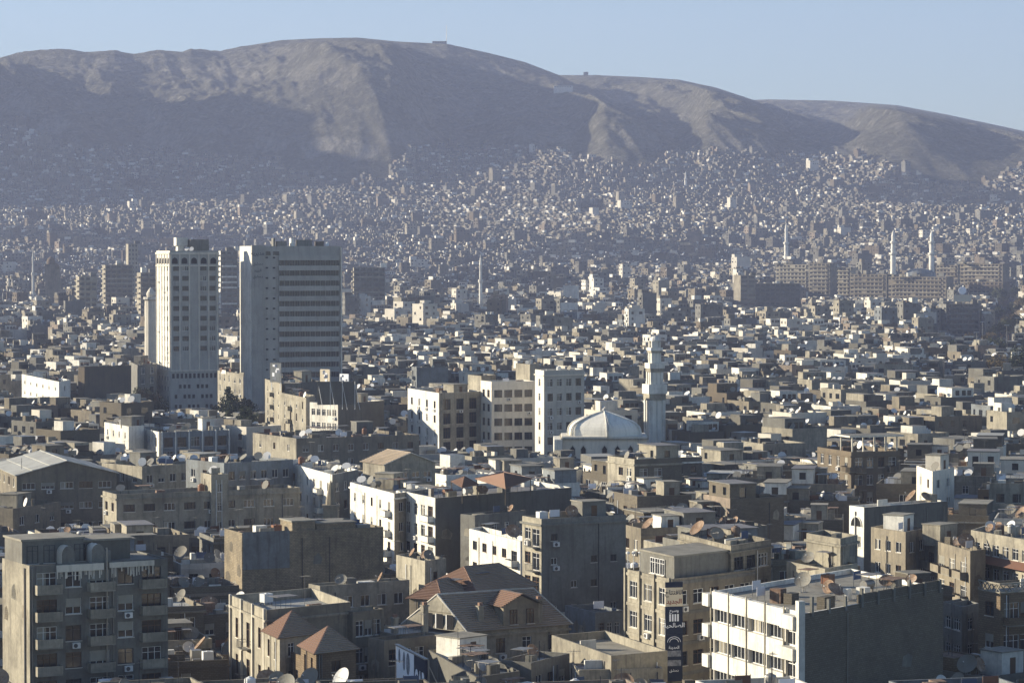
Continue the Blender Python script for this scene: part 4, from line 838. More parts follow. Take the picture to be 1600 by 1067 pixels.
# left middle distance
hb_('villa', 'long white low building with pilasters and dark window panels', 'long white pilastered building', (250, 680), (360, 676), 14, 712, A=(216, 672), wall='bluegrey', wall_by={0: 'white'}, sides={0: dict(cols=3, w=1.3, h=2, sill=.4, pil='white'), 1: dict(cols=5, w=2.2, h=2.2, sill=.3, pil='white', styles=['darkf', 'curt'])}, dishes=2)
hb_('villa', 'short white lit wall building left of the long white pilastered building', 'short white building', (201, 671), (225, 669), 15, 700, A=(163, 664), wall='white', sides={0: dict(cols=4, w=1)}, dishes=2)
hb_('apartment_block', 'tan building with a lit windowed left face near the dark trees', 'tan lit-faced building', (463, 690), (655, 684), 15, 730, A=(395, 681), wall='tan', wall_by={0: 'cream'}, roof='roof3', sides={0: dict(cols=3, w=1), 1: dict(cols=8)}, dishes=5, clutter=1.5)
hb_('apartment_block', 'dark-sided block with billboard frames on its roof in front of the wide tower', 'dark block with roof billboard frame', (440, 604), (500, 600), 22, 650, A=(414, 596), wall='dgrey', wall_by={0: 'cream'}, sides={0: dict(cols=3, w=1.2, bal=(1,))}, dishes=1, clutter=.6)
hb_('apartment_block', 'ornate tan corner house with balconies below the roof billboard frame', 'ornate tan corner house', (478, 626), (492, 622), 20, 665, A=(440, 618), wall='cream', sides={0: dict(cols=4, w=1.1, h=1.8, bal=(1,), styles=['brown', 'shut']), 1: dict(cols=1)}, dishes=2, cornice=True)
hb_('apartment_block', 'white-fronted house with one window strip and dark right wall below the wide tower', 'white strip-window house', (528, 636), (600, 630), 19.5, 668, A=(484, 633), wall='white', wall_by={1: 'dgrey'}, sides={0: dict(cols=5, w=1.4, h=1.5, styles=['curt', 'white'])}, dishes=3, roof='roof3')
hb_('apartment_block', 'brown blank-walled block left of the slim tower near the trees', 'brown blank block left of slim tower', (132, 577), (205, 574), 19, 620, Ax=128, wall='brown', sides={}, dishes=2, roof='roof')
hb_('clinic', 'long white building with a strip of windows at the left edge', 'long white building at left edge', (92, 600), (110, 597), 16, 628, A=(34, 588), wall='white', sides={0: dict(cols=6, w=1.6, h=1), 1: dict(cols=1)}, dishes=1, roof='roofw')
hb_('clinic', 'pale flat building between the brown blank block and the slim tower', 'pale flat building', (215, 574), (245, 572), 19, 605, A=(202, 568), wall='grey', sides={1: dict(cols=2, w=2.2, h=2)}, dishes=0)
hb_('apartment_block', 'cream low block wedged between the slim tower and the wide tower', 'cream block between the towers', (362, 586), (380, 588), 19, 640, A=(340, 582), wall='cream', sides={0: dict(cols=3, w=1.2, h=2), 1: dict(cols=2)}, dishes=0)

# ------------------------------------------------------------------ the two towers
def tower_frame(px, d, ang, wd, dp, z): 
    b = PD(px, d); t = (math.cos(ang), math.sin(ang)); n = (-t[1], t[0])
    return [(b[0]+n[0]*dp, b[1]+n[1]*dp), b, (b[0]+t[0]*wd, b[1]+t[1]*wd), (b[0]+t[0]*wd+n[0]*dp, b[1]+t[1]*wd+n[1]*dp)], t, n
pl, t1, n1 = tower_frame(266, 896, math.radians(23.5), 16.0, 15.0, 55)
s = 3.16
rt, rct = building('office_tower', 'slim pale tower with an arcade of arches under its roof and a blank central strip', 'tower', pl, 0, 54.8, 'towerwall',
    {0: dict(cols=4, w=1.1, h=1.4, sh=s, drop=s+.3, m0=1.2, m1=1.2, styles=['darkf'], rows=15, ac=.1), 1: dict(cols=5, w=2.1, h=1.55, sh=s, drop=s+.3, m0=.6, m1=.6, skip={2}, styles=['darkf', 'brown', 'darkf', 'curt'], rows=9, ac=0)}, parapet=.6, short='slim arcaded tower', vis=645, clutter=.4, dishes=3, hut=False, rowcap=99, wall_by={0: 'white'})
o = rt.location; lp = [(p[0]-o.x, p[1]-o.y) for p in pl]
def tf(i, s_, off):
    p, q_ = lp[i], lp[i+1]; L = dist2(p, q_); tt = ((q_[0]-p[0])/L, (q_[1]-p[1])/L); return (p[0]+tt[0]*s_+tt[1]*off, p[1]+tt[1]*s_-tt[0]*off), tt
for i, L, n in ((0, 15.0, 5), (1, 15.8, 5)):
    am = MB()
    for k in range(n):
        cx_ = L*(k+.5)/n; r_ = L/n*.30
        c, tt = tf(i, cx_, .04); pr = [(-r_, 51.3), (r_, 51.3)]+[(r_*math.cos(a), 52.3+r_*math.sin(a)) for a in [math.pi*j/8 for j in range(9)]]
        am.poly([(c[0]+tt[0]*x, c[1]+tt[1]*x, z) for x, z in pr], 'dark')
    for z0, z1, off in ((50.5, 50.9, .25), (54.3, 54.9, .3), (17.4, 17.8, .25)):
        c, tt = tf(i, L/2, off/2+.01); am.obox(c, tt, L/2+off, off/2, z0, z1, 'stone')
    for k in range(n+1):
        c, tt = tf(i, min(max(L*k/n, .3), L-.3), .1); am.obox(c, tt, .22, .09, 17.8, 54.3, 'stone')
    am.build('arcade', rt)
sm_ = MB()
for k in range(11):
    c, tt = tf(1, 1+k*1.38, 0); 
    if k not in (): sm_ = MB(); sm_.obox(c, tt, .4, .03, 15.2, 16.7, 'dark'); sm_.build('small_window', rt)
for r in range(4):
    for k in range(9):
        if (k+r*3) % 4 == 0: continue
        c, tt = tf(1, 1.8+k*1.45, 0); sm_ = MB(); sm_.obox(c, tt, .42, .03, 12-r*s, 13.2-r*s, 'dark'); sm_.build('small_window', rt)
sg = MB(); c = (lp[0][0]*.3+lp[1][0]*.3+2, lp[0][1]*.3); sg.obox(c, t1, 1.1, 1.1, 54.8, 57, 'white'); sg.obox((c[0]+.2, c[1]), t1, 1.9, 1.4, 57, 59.6, 'white'); sg.build('roof_tank_tower', rt)
hm = MB(); hm.obox((3, 2), t1, 3, 2.5, 54.8, 59, 'grey'); hm.build('lift_house', rt)

pl2, t2, n2 = tower_frame(393, 898, math.radians(17.5), 29.2, 17.5, 57)
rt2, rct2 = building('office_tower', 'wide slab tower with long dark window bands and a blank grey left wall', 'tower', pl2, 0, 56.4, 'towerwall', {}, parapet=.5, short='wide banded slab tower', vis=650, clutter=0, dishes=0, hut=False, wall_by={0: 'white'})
o = rt2.location; lp = [(p[0]-o.x, p[1]-o.y) for p in pl2]
L = 29.2
blk = MB(); c, tt = tf(1, 1.85, .5); blk.obox(c, tt, 1.85, .49, 0, 57.2, 'towerwall'); blk.build('blank_wall_section', rt2)
for r in range(14):
    z = 52.9-r*3.22
    rb = MB(); c, tt = tf(1, 18.6, .42); rb.obox(c, tt, 9.9, .41, z-.5, z+1.05, 'towerwall'); rb.build('spandrel_band', rt2)
    gb = MB(); c, tt = tf(1, 18.6, .03); gb.obox(c, tt, 9.8, .02, z-2.17, z-.36, 'glass')
    for k in range(24): c2, _ = tf(1, 9.0+k*.835, .1); gb.obox(c2, tt, .07 if k % 2 else .2, .05, z-2.17, z-.36, 'grey')
    gb.build('window_band', rt2)
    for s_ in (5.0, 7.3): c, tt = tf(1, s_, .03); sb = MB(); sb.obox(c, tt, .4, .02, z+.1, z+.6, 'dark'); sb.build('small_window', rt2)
for a0, a1 in ((4.7, 6.2), (7.0, 9.0)): gb = MB(); c, tt = tf(1, (a0+a1)/2, .03); gb.obox(c, tt, (a1-a0)/2, .02, 53.6+.4, 55.2, 'glass'); gb.build('window_band', rt2)
cm = MB()
for a, wd, hh in ((10.5, 1.5, 2), (18, 2.4, 2.5), (14, .5, 3), (23, 1.2, 2), (8, .3, 3)):
    c, tt = tf(1, a, -4); cm.obox(c, tt, wd, 1.3, 56.4, 56.4+hh, random.choice(['white', 'grey', 'brown']))
c, tt = tf(1, 29.0, 0); cm.obox(c, tt, .2, 1, 0, 56.4, 'stone'); cm.build('roof_plant', rt2)

# ------------------------------------------------------------------ lettering
AR = {'ا': 'ﺍﺎ', 'ل': 'ﻝﻞﻟﻠ', 'ف': 'ﻑﻒﻓﻔ', 'ت': 'ﺕﺖﺗﺘ', 'ح': 'ﺡﺢﺣﺤ', 'ق': 'ﻕﻖﻗﻘ', 'ص': 'ﺹﺺﺻﺼ', 'ي': 'ﻱﻲﻳﻴ', 'د': 'ﺩﺪ', 'ة': 'ﺓﺔ', 'م': 'ﻡﻢﻣﻤ', 'ش': 'ﺵﺶﺷﺸ', 'ج': 'ﺝﺞﺟﺠ', 'و': 'ﻭﻮ', 'س': 'ﺱﺲﺳﺴ', 'ن': 'ﻥﻦﻧﻨ', 'ع': 'ﻉﻊﻋﻌ', 'ر': 'ﺭﺮ', 'ب': 'ﺏﺐﺑﺒ', 'ك': 'ﻙﻚﻛﻜ', 'ه': 'ﻩﻪﻫﻬ'}
def arab(wd):
    out_ = []
    for i, ch in enumerate(wd):
        if ch not in AR: out_.append(ch); continue
        f = AR[ch]; pv_ = i > 0 and wd[i-1] in AR and len(AR[wd[i-1]]) == 4; nx = i+1 < len(wd) and wd[i+1] in AR and len(f) == 4
        out_.append(f[3] if pv_ and nx else f[2] if nx else f[1] if pv_ else f[0])
    return ''.join(out_[::-1])
def text(body, root, pos, ang, size, k, width=None, name='lettering', sx=1.0):
    cu = bpy.data.curves.new(name, 'FONT'); cu.body = body; cu.size = size; cu.align_x = 'CENTER'; cu.align_y = 'CENTER'; cu.extrude = .01; cu.offset = size*.012
    cu.materials.append(M[k]); tmp = bpy.data.objects.new('tmp', cu); me = bpy.data.meshes.new_from_object(tmp); bpy.data.objects.remove(tmp)
    o_ = bpy.data.objects.new(name, me); sc.collection.objects.link(o_); o_.location = pos; o_.rotation_euler = (math.pi/2, 0, ang); o_.scale = (sx, 1, 1); o_.parent = root
    return o_
for i, (wd, z, sz) in enumerate((('مديرية', 54.6, 2.1), ('دمشق', 51.3, 1.5), ('البريد', 49.2, 1.5), ('دمشق', 47.3, 1.5))):
    c, tt = tf(1, 1.85, 1.02); text(arab(wd), rt2, (c[0], c[1], z), math.atan2(tt[1], tt[0]), sz*.8, 'ink')
# hanging banner on the office corner
A_, B_, C_, D_ = rec13['poly']; L = dist2(B_, C_); tt = ((C_[0]-B_[0])/L, (C_[1]-B_[1])/L); L0 = dist2(A_, B_); t0 = ((B_[0]-A_[0])/L0, (B_[1]-A_[1])/L0)
bt = Vector((t0[0]*.35+tt[0]*.65, t0[1]*.35+tt[1]*.65)).normalized(); ban = (bt.x, bt.y); bn = (bt.y, -bt.x); ba = math.atan2(ban[1], ban[0])
bc = (B_[0]+bn[0]*.75, B_[1]+bn[1]*.75)
broot = empty('hanging_banner', (bc[0], bc[1], 7.6), 'tall narrow banner with Arabic writing hanging on the office corner', 'banner')
pnl = MB(); 
for z0, z1, k in ((10.4, 11.0, 'navy'), (8.3, 10.38, 'cream_board'), (5.2, 8.28, 'navy'), (2.6, 5.18, 'navy'), (0, 2.58, 'navy')): pnl.obox((0, 0), ban, 1.0, .06, z0, z1, k)
pnl.build('panel', broot)
def bt_(wd, z, sz, k): text(arab(wd), broot, (bn[0]*.09, bn[1]*.09, z), ba, sz, k)
bt_('الافتتاح', 9.85, .72, 'ink'); bt_('الجديد', 8.85, .72, 'redink'); bt_('وسيع', 7.85, .5, 'whiteletter'); bt_('الصالحية', 6.2, .7, 'whiteletter'); bt_('المدينة', 3.75, .45, 'whiteletter'); bt_('دمشق', 1.2, .4, 'whiteletter')
em = MB(); 
for x in (-.45, -.15, .15, .45): em.obox((bn[0]*.08+ban[0]*x, bn[1]*.08+ban[1]*x), ban, .09, .015, 6.65, 7.45, 'whiteletter')
for r_, z in ((.75, 4.35), (.5, 4.35)):
    for k in range(10):
        a, b = math.pi*k/10, math.pi*(k+1)/10; em.tube((bn[0]*.08+ban[0]*r_*math.cos(a), bn[1]*.08+ban[1]*r_*math.cos(a), z+r_*.8*math.sin(a)), (bn[0]*.08+ban[0]*r_*math.cos(b), bn[1]*.08+ban[1]*r_*math.cos(b), z+r_*.8*math.sin(b)), .04, 'whiteletter', n=4)
em.obox((bn[0]*.08, bn[1]*.08), ban, .8, .015, 1.7, 2.35, 'greypic'); em.obox((bn[0]*.08, bn[1]*.08), ban, .8, .015, 2.75, 3.4, 'greypic')
em.build('emblem', broot)
# white and navy billboard at the bottom centre
P0, P1 = P(620, 1006, 14.2), P(666, 1029, 14.2)
L = dist2(P0, P1); tt = ((P1[0]-P0[0])/L, (P1[1]-P0[1])/L); nv = (tt[1], -tt[0]); ang = math.atan2(tt[1], tt[0])
bl = empty('billboard', (P0[0], P0[1], 0), 'white and navy billboard with tall white letters on a steel frame', 'billboard')
bm = MB()
def bp_(s_, off=0): return (tt[0]*s_+nv[0]*off, tt[1]*s_+nv[1]*off)
w1 = L*.62
bm.obox(bp_(w1/2), tt, w1/2, .1, 9.6, 14.1, 'paper'); bm.build('white_panel', bl); bm = MB(); bm.obox(bp_((w1+L)/2+.01), tt, (L-w1)/2, .1, 9.3, 14.1, 'navy'); bm.build('navy_panel', bl)
bm = MB(); bm.obox(bp_(L/2), tt, L/2+.1, .2, 14.11, 14.25, 'metal')
for s_ in (.3, L/2, L-.3): bm.tube((*bp_(s_, -.3), 0), (*bp_(s_, -.3), 14), .1, 'metal', n=6); bm.tube((*bp_(s_, -.3), 13.5), (*bp_(s_, -2.5), 9), .06, 'metal', n=5)
bm.build('frame', bl)
bm = MB()
for cx_, zc, rx, rz in ((w1*.2, 13.2, .4, .75), (w1*.46, 12.9, .5, 1.0), (w1*.68, 12.8, .7, 1.15)):
    bm.poly([(bp_(cx_+rx*math.cos(a), .112)[0], bp_(cx_+rx*math.cos(a), .112)[1], zc+rz*math.sin(a)) for a in [2*math.pi*j/14 for j in range(14)]], 'greypic')
bm.build('printed_figure', bl)
xx_ = (w1+L)/2; text('GAP', bl, (*bp_(xx_, .13), 10.9), ang, 4.6, 'whiteletter', sx=(L-w1)/10.2)
HERO.append(dict(poly=[P0, P1, (P1[0]+1, P1[1]+2), (P0[0]+1, P0[1]+2)], z1=14, d=min(P0[1], P1[1])-1, vis=1067, label='x', short='white and navy billboard', center=(P0[0]+.5, P0[1]+1)))
# two roof billboards by the towers
def rboard(px, py, z, wd, hh, label, k, ang=-.6):
    p = P(px, py, z); b = empty('roof_billboard', (p[0], p[1], z-4.0), label, 'billboard'); t_b = (math.cos(ang), math.sin(ang)); m_ = MB(); m_.obox((0, 0), t_b, wd/2, .12, 2, 2+hh, k); m_.build('panel', b)
    m_ = MB()
    for s_ in (-wd*.4, wd*.4): m_.tube((t_b[0]*s_, t_b[1]*s_+.3, 0), (t_b[0]*s_, t_b[1]*s_+.3, 2+hh), .08, 'framew', n=5); m_.tube((t_b[0]*s_, t_b[1]*s_+2.0, 0), (t_b[0]*s_, t_b[1]*s_+.3, 2+hh*.8), .06, 'framew', n=5)
    m_.build('frame', b)
    m_ = MB()
    for _ in range(7): 
        s_, zz = U(-wd*.35, wd*.35), U(2.4, 1.4+hh); m_.obox((t_b[0]*s_+t_b[1]*.14, t_b[1]*s_-t_b[0]*.14), t_b, U(.2, .5), .015, zz, zz+U(.3, .9), random.choice(['whiteletter', 'bluecloth', 'greypic']))
    m_.build('print', b)
rboard(431, 584, 26, 3.4, 4.6, 'small blue and white billboard on struts in front of the wide tower', 'bluegrey')
rboard(508, 590, 25, 2.9, 4.0, 'small orange and white billboard above the dark billboard frame', 'cream_board')
rboard(538, 592, 25, 2.6, 3.2, 'smallest white billboard right of the orange and white one', 'paper')
fr = P(497, 622, 22.5); fb = empty('roof_hoarding', (fr[0], fr[1], 20), 'large dark hoarding back with white bracing frame on a roof', 'billboard'); m_ = MB(); m_.obox((4.2, .5), (1, .1), 4.4, .12, 1, 6.2, 'dgrey'); m_.build('panel', fb)
m_ = MB()
for s_ in (0, 2.7, 5.4, 8.2): m_.tube((s_, .2, 0), (s_, .2, 6.2), .07, 'framew', n=5); m_.tube((s_+1.2, -1.6, 0), (s_, .2, 5.8), .05, 'framew', n=5)
m_.build('frame', fb)

# ------------------------------------------------------------------ the mosque
mc = P(946, 683, 12.9); mc = P(946, 683, 16.2); mroot = empty('mosque', (mc[0], mc[1]+7.4, 4.46), 'cream mosque with a broad ribbed six-sided dome', 'mosque')
mroot.scale = (.91, .91, .91)
m_ = MB(); R0 = 9.2; offa = math.radians(4)
body = [(-9.8, -6.8), (9.6, -6.8+.6), (9.6, 8), (-9.8, 8)]
facm = MB()
facade(facm, body[0], body[1], -5, 12.2, [(x, x+1.3, 8.6, 10.4, False) for x in (1.6, 4.1)]+[(1.8, 3.2, 4.6, 7.2, False)]+[(x, x+1.3, 8.6, 10.4, False) for x in (9, 12, 15)], 'stone')
for i in (1, 2, 3): facade(facm, body[i], body[(i+1) % 4], -5, 12.2, [], 'stone')
facm.poly([(x, y, 12.2) for x, y in body], 'stone')
wl = facm.build('walls', mroot)
m_ = MB()
for x in (1.6, 4.1, 9, 12, 15):   # pointed window heads
    m_.poly([(body[0][0]+x-.15, -6.86+x*.031, 8.5), (body[0][0]+x+1.45, -6.86+x*.031, 8.5), (body[0][0]+x+1.45, -6.86+x*.031, 10.2), (body[0][0]+x+.65, -6.86+x*.031, 11.2), (body[0][0]+x-.15, -6.86+x*.031, 10.2)], 'stone')
    m_.poly([(body[0][0]+x+.1, -6.9+x*.031, 8.7), (body[0][0]+x+1.2, -6.9+x*.031, 8.7), (body[0][0]+x+1.2, -6.9+x*.031, 10.1), (body[0][0]+x+.65, -6.9+x*.031, 10.85), (body[0][0]+x+.1, -6.9+x*.031, 10.1)], 'dark')
m_.build('arched_window', mroot)
m_ = MB(); m_.prism(inset(body, -.45), 12.205, 12.55, 'cream', None, True); m_.prism(inset(body, -.2), 12.553, 12.9, 'stone', None, True); m_.build('cornice', mroot)
m_ = MB(); m_.prism([(-11.8, -7.6), (-9.9, -7.9), (-9.9, 6), (-11.8, 6.2)], -5, 12.3, 'white'); m_.build('side_wall', mroot)
def dome_prof(): return [(1.0, 0), (1.0, .8), (.985, 1.5), (.945, 2.15), (.87, 2.75), (.76, 3.3), (.6, 3.9), (.4, 4.5), (.2, 5.05), (0, 5.5)]
m_ = MB(); pf = dome_prof(); cor = [(R0*math.cos(math.radians(-86+60*i)), R0*math.sin(math.radians(-86+60*i))*.82) for i in range(6)]
for (a, z0), (b, z1) in zip(pf, pf[1:]):
    for i in range(6):
        c0, c1 = cor[i], cor[(i+1) % 6]
        q4 = [(c0[0]*a, c0[1]*a, 12.9+z0), (c1[0]*a, c1[1]*a, 12.9+z0), (c1[0]*b, c1[1]*b, 12.9+z1), (c0[0]*b, c0[1]*b, 12.9+z1)]
        if b < 1e-3: q4 = q4[:3]
        m_.poly(q4, 'domewhite')
dome = m_.build('dome', mroot, (0, .6, 0))
for i in range(6):
    rb = MB()
    for da in (-.035, .035):
        cc = (cor[i][0]*math.cos(da)-cor[i][1]*math.sin(da), cor[i][0]*math.sin(da)+cor[i][1]*math.cos(da))
        for (a, z0), (b, z1) in zip(pf, pf[1:]): rb.tube((cc[0]*(a+.01), cc[1]*(a+.01), 12.95+z0), (cc[0]*(b+.01), cc[1]*(b+.01), 12.95+z1), .17, 'white', n=6)
    rb.build('rib', dome)
m_ = MB(); m_.tube((0, .6, 18.4), (0, .6, 19.2), .12, 'metal', n=6); m_.build('finial', mroot)
HERO.append(dict(poly=[(mc[0]-12, mc[1]), (mc[0]+11, mc[1]), (mc[0]+11, mc[1]+17), (mc[0]-12, mc[1]+17)], z1=18, d=mc[1], vis=706, label='x', short='domed mosque', center=(mc[0], mc[1]+8)))
def minaret(px, d, secs, ang, label, k='stone', group=None, cap='dome', zg=0, n=4, loc=None):
    p = PD(px, d); root = empty('minaret', (p[0], p[1], zg), label, 'minaret', group); t_m = (math.cos(ang), math.sin(ang)); z = 0
    for hw, z0, z1, kind in secs:
        m_ = MB()
        if kind == 'shaft':
            if n == 4:
                m_.obox((0, 0), t_m, hw*.86, hw*.86, z0, z1, k)
                for a in (-1, 1):
                    for b in (-1, 1): 
                        c = (t_m[0]*a*hw*.82-t_m[1]*b*hw*.82, t_m[1]*a*hw*.82+t_m[0]*b*hw*.82); m_.obox(c, t_m, hw*.2, hw*.2, z0+.01, z1-.01, 'white')
                for a, b in ((0, -1), (-1, 0), (1, 0)):
                    c = (t_m[0]*a*hw*.88-t_m[1]*b*hw*.88, t_m[1]*a*hw*.88+t_m[0]*b*hw*.88); m_.obox(c, t_m, hw*.08, hw*.08, z0+.02, z1-.02, 'white')
            else: m_.lathe([(hw, z0), (hw*.94, z1)], k, n)
            m_.build('shaft', root)
        elif kind == 'gallery':
            if n == 4:
                m_.obox((0, 0), t_m, hw*.9, hw*.9, z0, z0+(z1-z0)*.4, 'cream'); m_.obox((0, 0), t_m, hw, hw, z0+(z1-z0)*.4+.003, z1, 'white')
            else: m_.lathe([(hw*.7, z0), (hw, z0+(z1-z0)*.4), (hw, z1), (0, z1)], 'white', n)
            m_.build('gallery', root)
        elif kind == 'lantern':
            for a in (-1, 1):
                for b in (-1, 1): c = (t_m[0]*a*hw*.8-t_m[1]*b*hw*.8, t_m[1]*a*hw*.8+t_m[0]*b*hw*.8); m_.obox(c, t_m, hw*.18, hw*.18, z0, z1-hw, 'white')
            m_.obox((0, 0), t_m, hw*.6, hw*.6, z0, z1-hw, k); m_.lathe([(hw*1.1, z1-hw), (hw, z1-hw*.55), (hw*.6, z1-.15*hw), (0, z1)], 'white', 12); m_.build('lantern', root)
        elif kind == 'cone': m_.lathe([(hw, z0), (hw*.6, z0+(z1-z0)*.5), (0, z1)], k, 10); m_.build('pointed_cap', root)
        elif kind == 'onion': m_.lathe([(hw*.7, z0), (hw, z0+hw*.7), (hw*.95, z0+hw*1.2), (hw*.5, z0+hw*1.9), (.12, z0+hw*2.4), (.02, z1)], k, 14); m_.build('onion_cap', root)
    return root
d = 668
minaret(1023, d, [(1.95, 0, zat(618, d), 'shaft'), (2.3, zat(618, d)-1, zat(600, d), 'gallery'), (1.55, zat(603, d)+.01, zat(580, d), 'shaft'), (1.85, zat(581, d), zat(567, d), 'gallery'), (1.15, zat(567, d)+.01, zat(551, d), 'shaft'), (1.5, zat(551, d), zat(543, d), 'gallery'), (1.15, zat(543, d)+.01, zat(525, d), 'lantern')], .3, 'cream square minaret with three galleries beside the domed mosque', 'domewhite')
HERO.append(dict(poly=[PD(1008, d-3), PD(1038, d-3), PD(1038, d+3), PD(1008, d+3)], z1=10, d=d, vis=693, label='x', short='minaret', center=PD(1023, d)))
# ------------------------------------------------------------------ landmarks farther out
DH = []   # (x0,x1,y0,y1 footprint boxes) kept free
def slab(name, px0, px1, pyt, pyb, d, wall, label, cat='apartment block', ang=0.2, dp=12, cols=None, bands=True, side='cream', short=None, group=None):
    """far block: visible top and base in the photo fix its height"""
    zt, zb = zat(pyt, d), min(zat(pyb, d), T(*PD(px0, d)))-2
    a, b = PD(px0, d), PD(px1, d+(px1-px0)/F*d*math.tan(ang)); t = ((b[0]-a[0]), (b[1]-a[1])); L = math.hypot(*t); t = (t[0]/L, t[1]/L); n = (-t[1], t[0])
    pl = [(a[0]+n[0]*dp, a[1]+n[1]*dp), a, b, (b[0]+n[0]*dp, b[1]+n[1]*dp)]; cx_ = sum(p[0] for p in pl)/4; cy_ = sum(p[1] for p in pl)/4
    root = empty(name, (cx_, cy_, zb), label, cat, group); lp = [(p[0]-cx_, p[1]-cy_) for p in pl]; m_ = MB(); h = zt-zb
    facade(m_, lp[0], lp[1], 0, h, [], side)
    ops = []; s_h = 3.2; cols = cols or int(L/3.4); pit = L/cols
    for r in range(int(h/s_h)):
        for c in range(cols):
            if R() < .06: continue
            ops.append((c*pit+.6, (c+1)*pit-.6, h-(r+1)*s_h+.9, h-(r+1)*s_h+2.4, False))
    facade(m_, lp[1], lp[2], 0, h, ops, wall); facade(m_, lp[2], lp[3], 0, h, [], wall); facade(m_, lp[3], lp[0], 0, h, [], wall)
    m_.build('walls', root); m_ = MB(); m_.poly([(p[0], p[1], h) for p in inset(lp, -.3)], 'roof'); m_.build('roof', root)
    m_ = MB()
    if bands:
        for r in range(int(h/s_h)):
            for (i, LL) in ((1, L), (0, dp)):
                p, q_ = lp[i], lp[i+1]; tt = ((q_[0]-p[0])/LL, (q_[1]-p[1])/LL); c = ((p[0]+q_[0])/2+tt[1]*.5, (p[1]+q_[1])/2-tt[0]*.5)
                m_.obox(c, tt, LL*.42, .48, h-(r+1)*s_h, h-(r+1)*s_h+.9, side if R() < .5 else wall)
        m_.build('balcony_band', root)
    m_ = MB()
    for _ in range(max(2, int(L/7))):
        c = (U(lp[1][0], lp[2][0]), U(-dp*.3, dp*.3)); m_.obox(c, t, U(.8, 2.4), U(.8, 2), h, h+U(1, 3.2), random.choice(['cream', 'grey', 'white', 'dgrey']))
    m_.build('roof_plant', root)
    HERO.append(dict(poly=[(p[0], p[1]) for p in pl], z1=zt, d=d, vis=pyb, label=label, short=short or label, center=(cx_, cy_), far=True)); return root
slab('institute', 1180, 1250, 443, 482, 2050, 'dgrey', 'dark windowed slab behind a taller beige tower, right of centre', 'office block', .05, bands=False, short='dark windowed slab')
slab('institute_tower', 1157, 1180, 430, 478, 2040, 'tan', 'narrow beige tower at the left end of the dark windowed slab', 'tower', .3, dp=14, cols=2, bands=False, short='narrow beige tower', side='beige')
G1 = 'tan slab blocks in a long row on the right'
for i, (a, b, tp, bt2, d_, wl, lb) in enumerate(((1212, 1264, 413, 445, 2350, 'cream', 'first tan slab block behind the dark windowed slab'), (1264, 1296, 411, 465, 2300, 'beige', 'beige slab block with a narrow front standing proud of the tan row'),
    (1298, 1329, 418, 462, 2330, 'cream', 'narrow tan slab between the brown slab and the long low one'), (1328, 1385, 428, 466, 2280, 'tan', 'long low tan slab left of the two white minarets'),
    (1387, 1478, 432, 468, 2260, 'tan', 'widest brown balcony slab below the twin white minarets'), (1462, 1496, 414, 440, 2420, 'tan', 'tan slab just right of the twin white minarets'), (1500, 1566, 412, 446, 2380, 'tan', 'long tan slab at the right end of the row'), (1514, 1566, 440, 462, 2240, 'brown', 'low brown slab in front of the long tan end slab'))):
    slab('slab_block', a, b, tp, bt2, d_, wl, lb, ang=-.6, group=G1, short=lb)
slab('slab_block', 1478, 1530, 475, 520, 1750, 'dgrey', 'dark shaded block carrying a rectangular sign and a round sign', ang=.25, short='dark block with round sign', side='grey')
slab('slab_block', 553, 602, 418, 452, 1800, 'grey', 'grey banded balcony slab just right of the wide tower', ang=.1, short='grey banded slab')
slab('slab_block', 165, 208, 414, 445, 1900, 'tan', 'tan block with lit balcony bays left of the slim tower', ang=.3, short='tan lit-bay block')
slab('slab_block', 124, 152, 432, 466, 1750, 'cream', 'cream block with stacked lit balconies left of the tan lit-bay block', ang=.3, short='cream balcony block')
slab('slab_block', 201, 216, 381, 410, 2100, 'cream', 'thin pale high-rise with checker windows above the tan lit-bay block', ang=.3, dp=10, cols=3, bands=False, short='thin pale high-rise')
slab('slab_block', 220, 246, 426, 452, 1700, 'tan', 'tan rounded-balcony block directly left of the slim tower', ang=.3, short='tan balcony block')
slab('slab_block', 345, 372, 392, 440, 1700, 'grey', 'blue-grey high block visible between the two towers', ang=.3, short='grey block between towers', side='white')
def signboard():
    d_ = 1745; z = zat(474, d_); p = PD(1505, d_); b = empty('roof_sign', (p[0], p[1]+4, z), 'pale rectangular sign topped by a white disc on the dark shaded block', 'sign'); m_ = MB(); m_.box(-5.6, 5.6, -.2, .2, 1, 5.2, 'cream_board'); m_.build('panel', b)
    m_ = MB(); m_.tube((0, -.2, 7.8), (0, .2, 7.8), 2.4, 'paper', n=20); m_.build('disc', b); m_ = MB()
    for x in (-4, 0, 4): m_.tube((x, .5, 0), (x, .5, 6), .15, 'metal', n=5)
    m_.build('frame', b)
signboard()
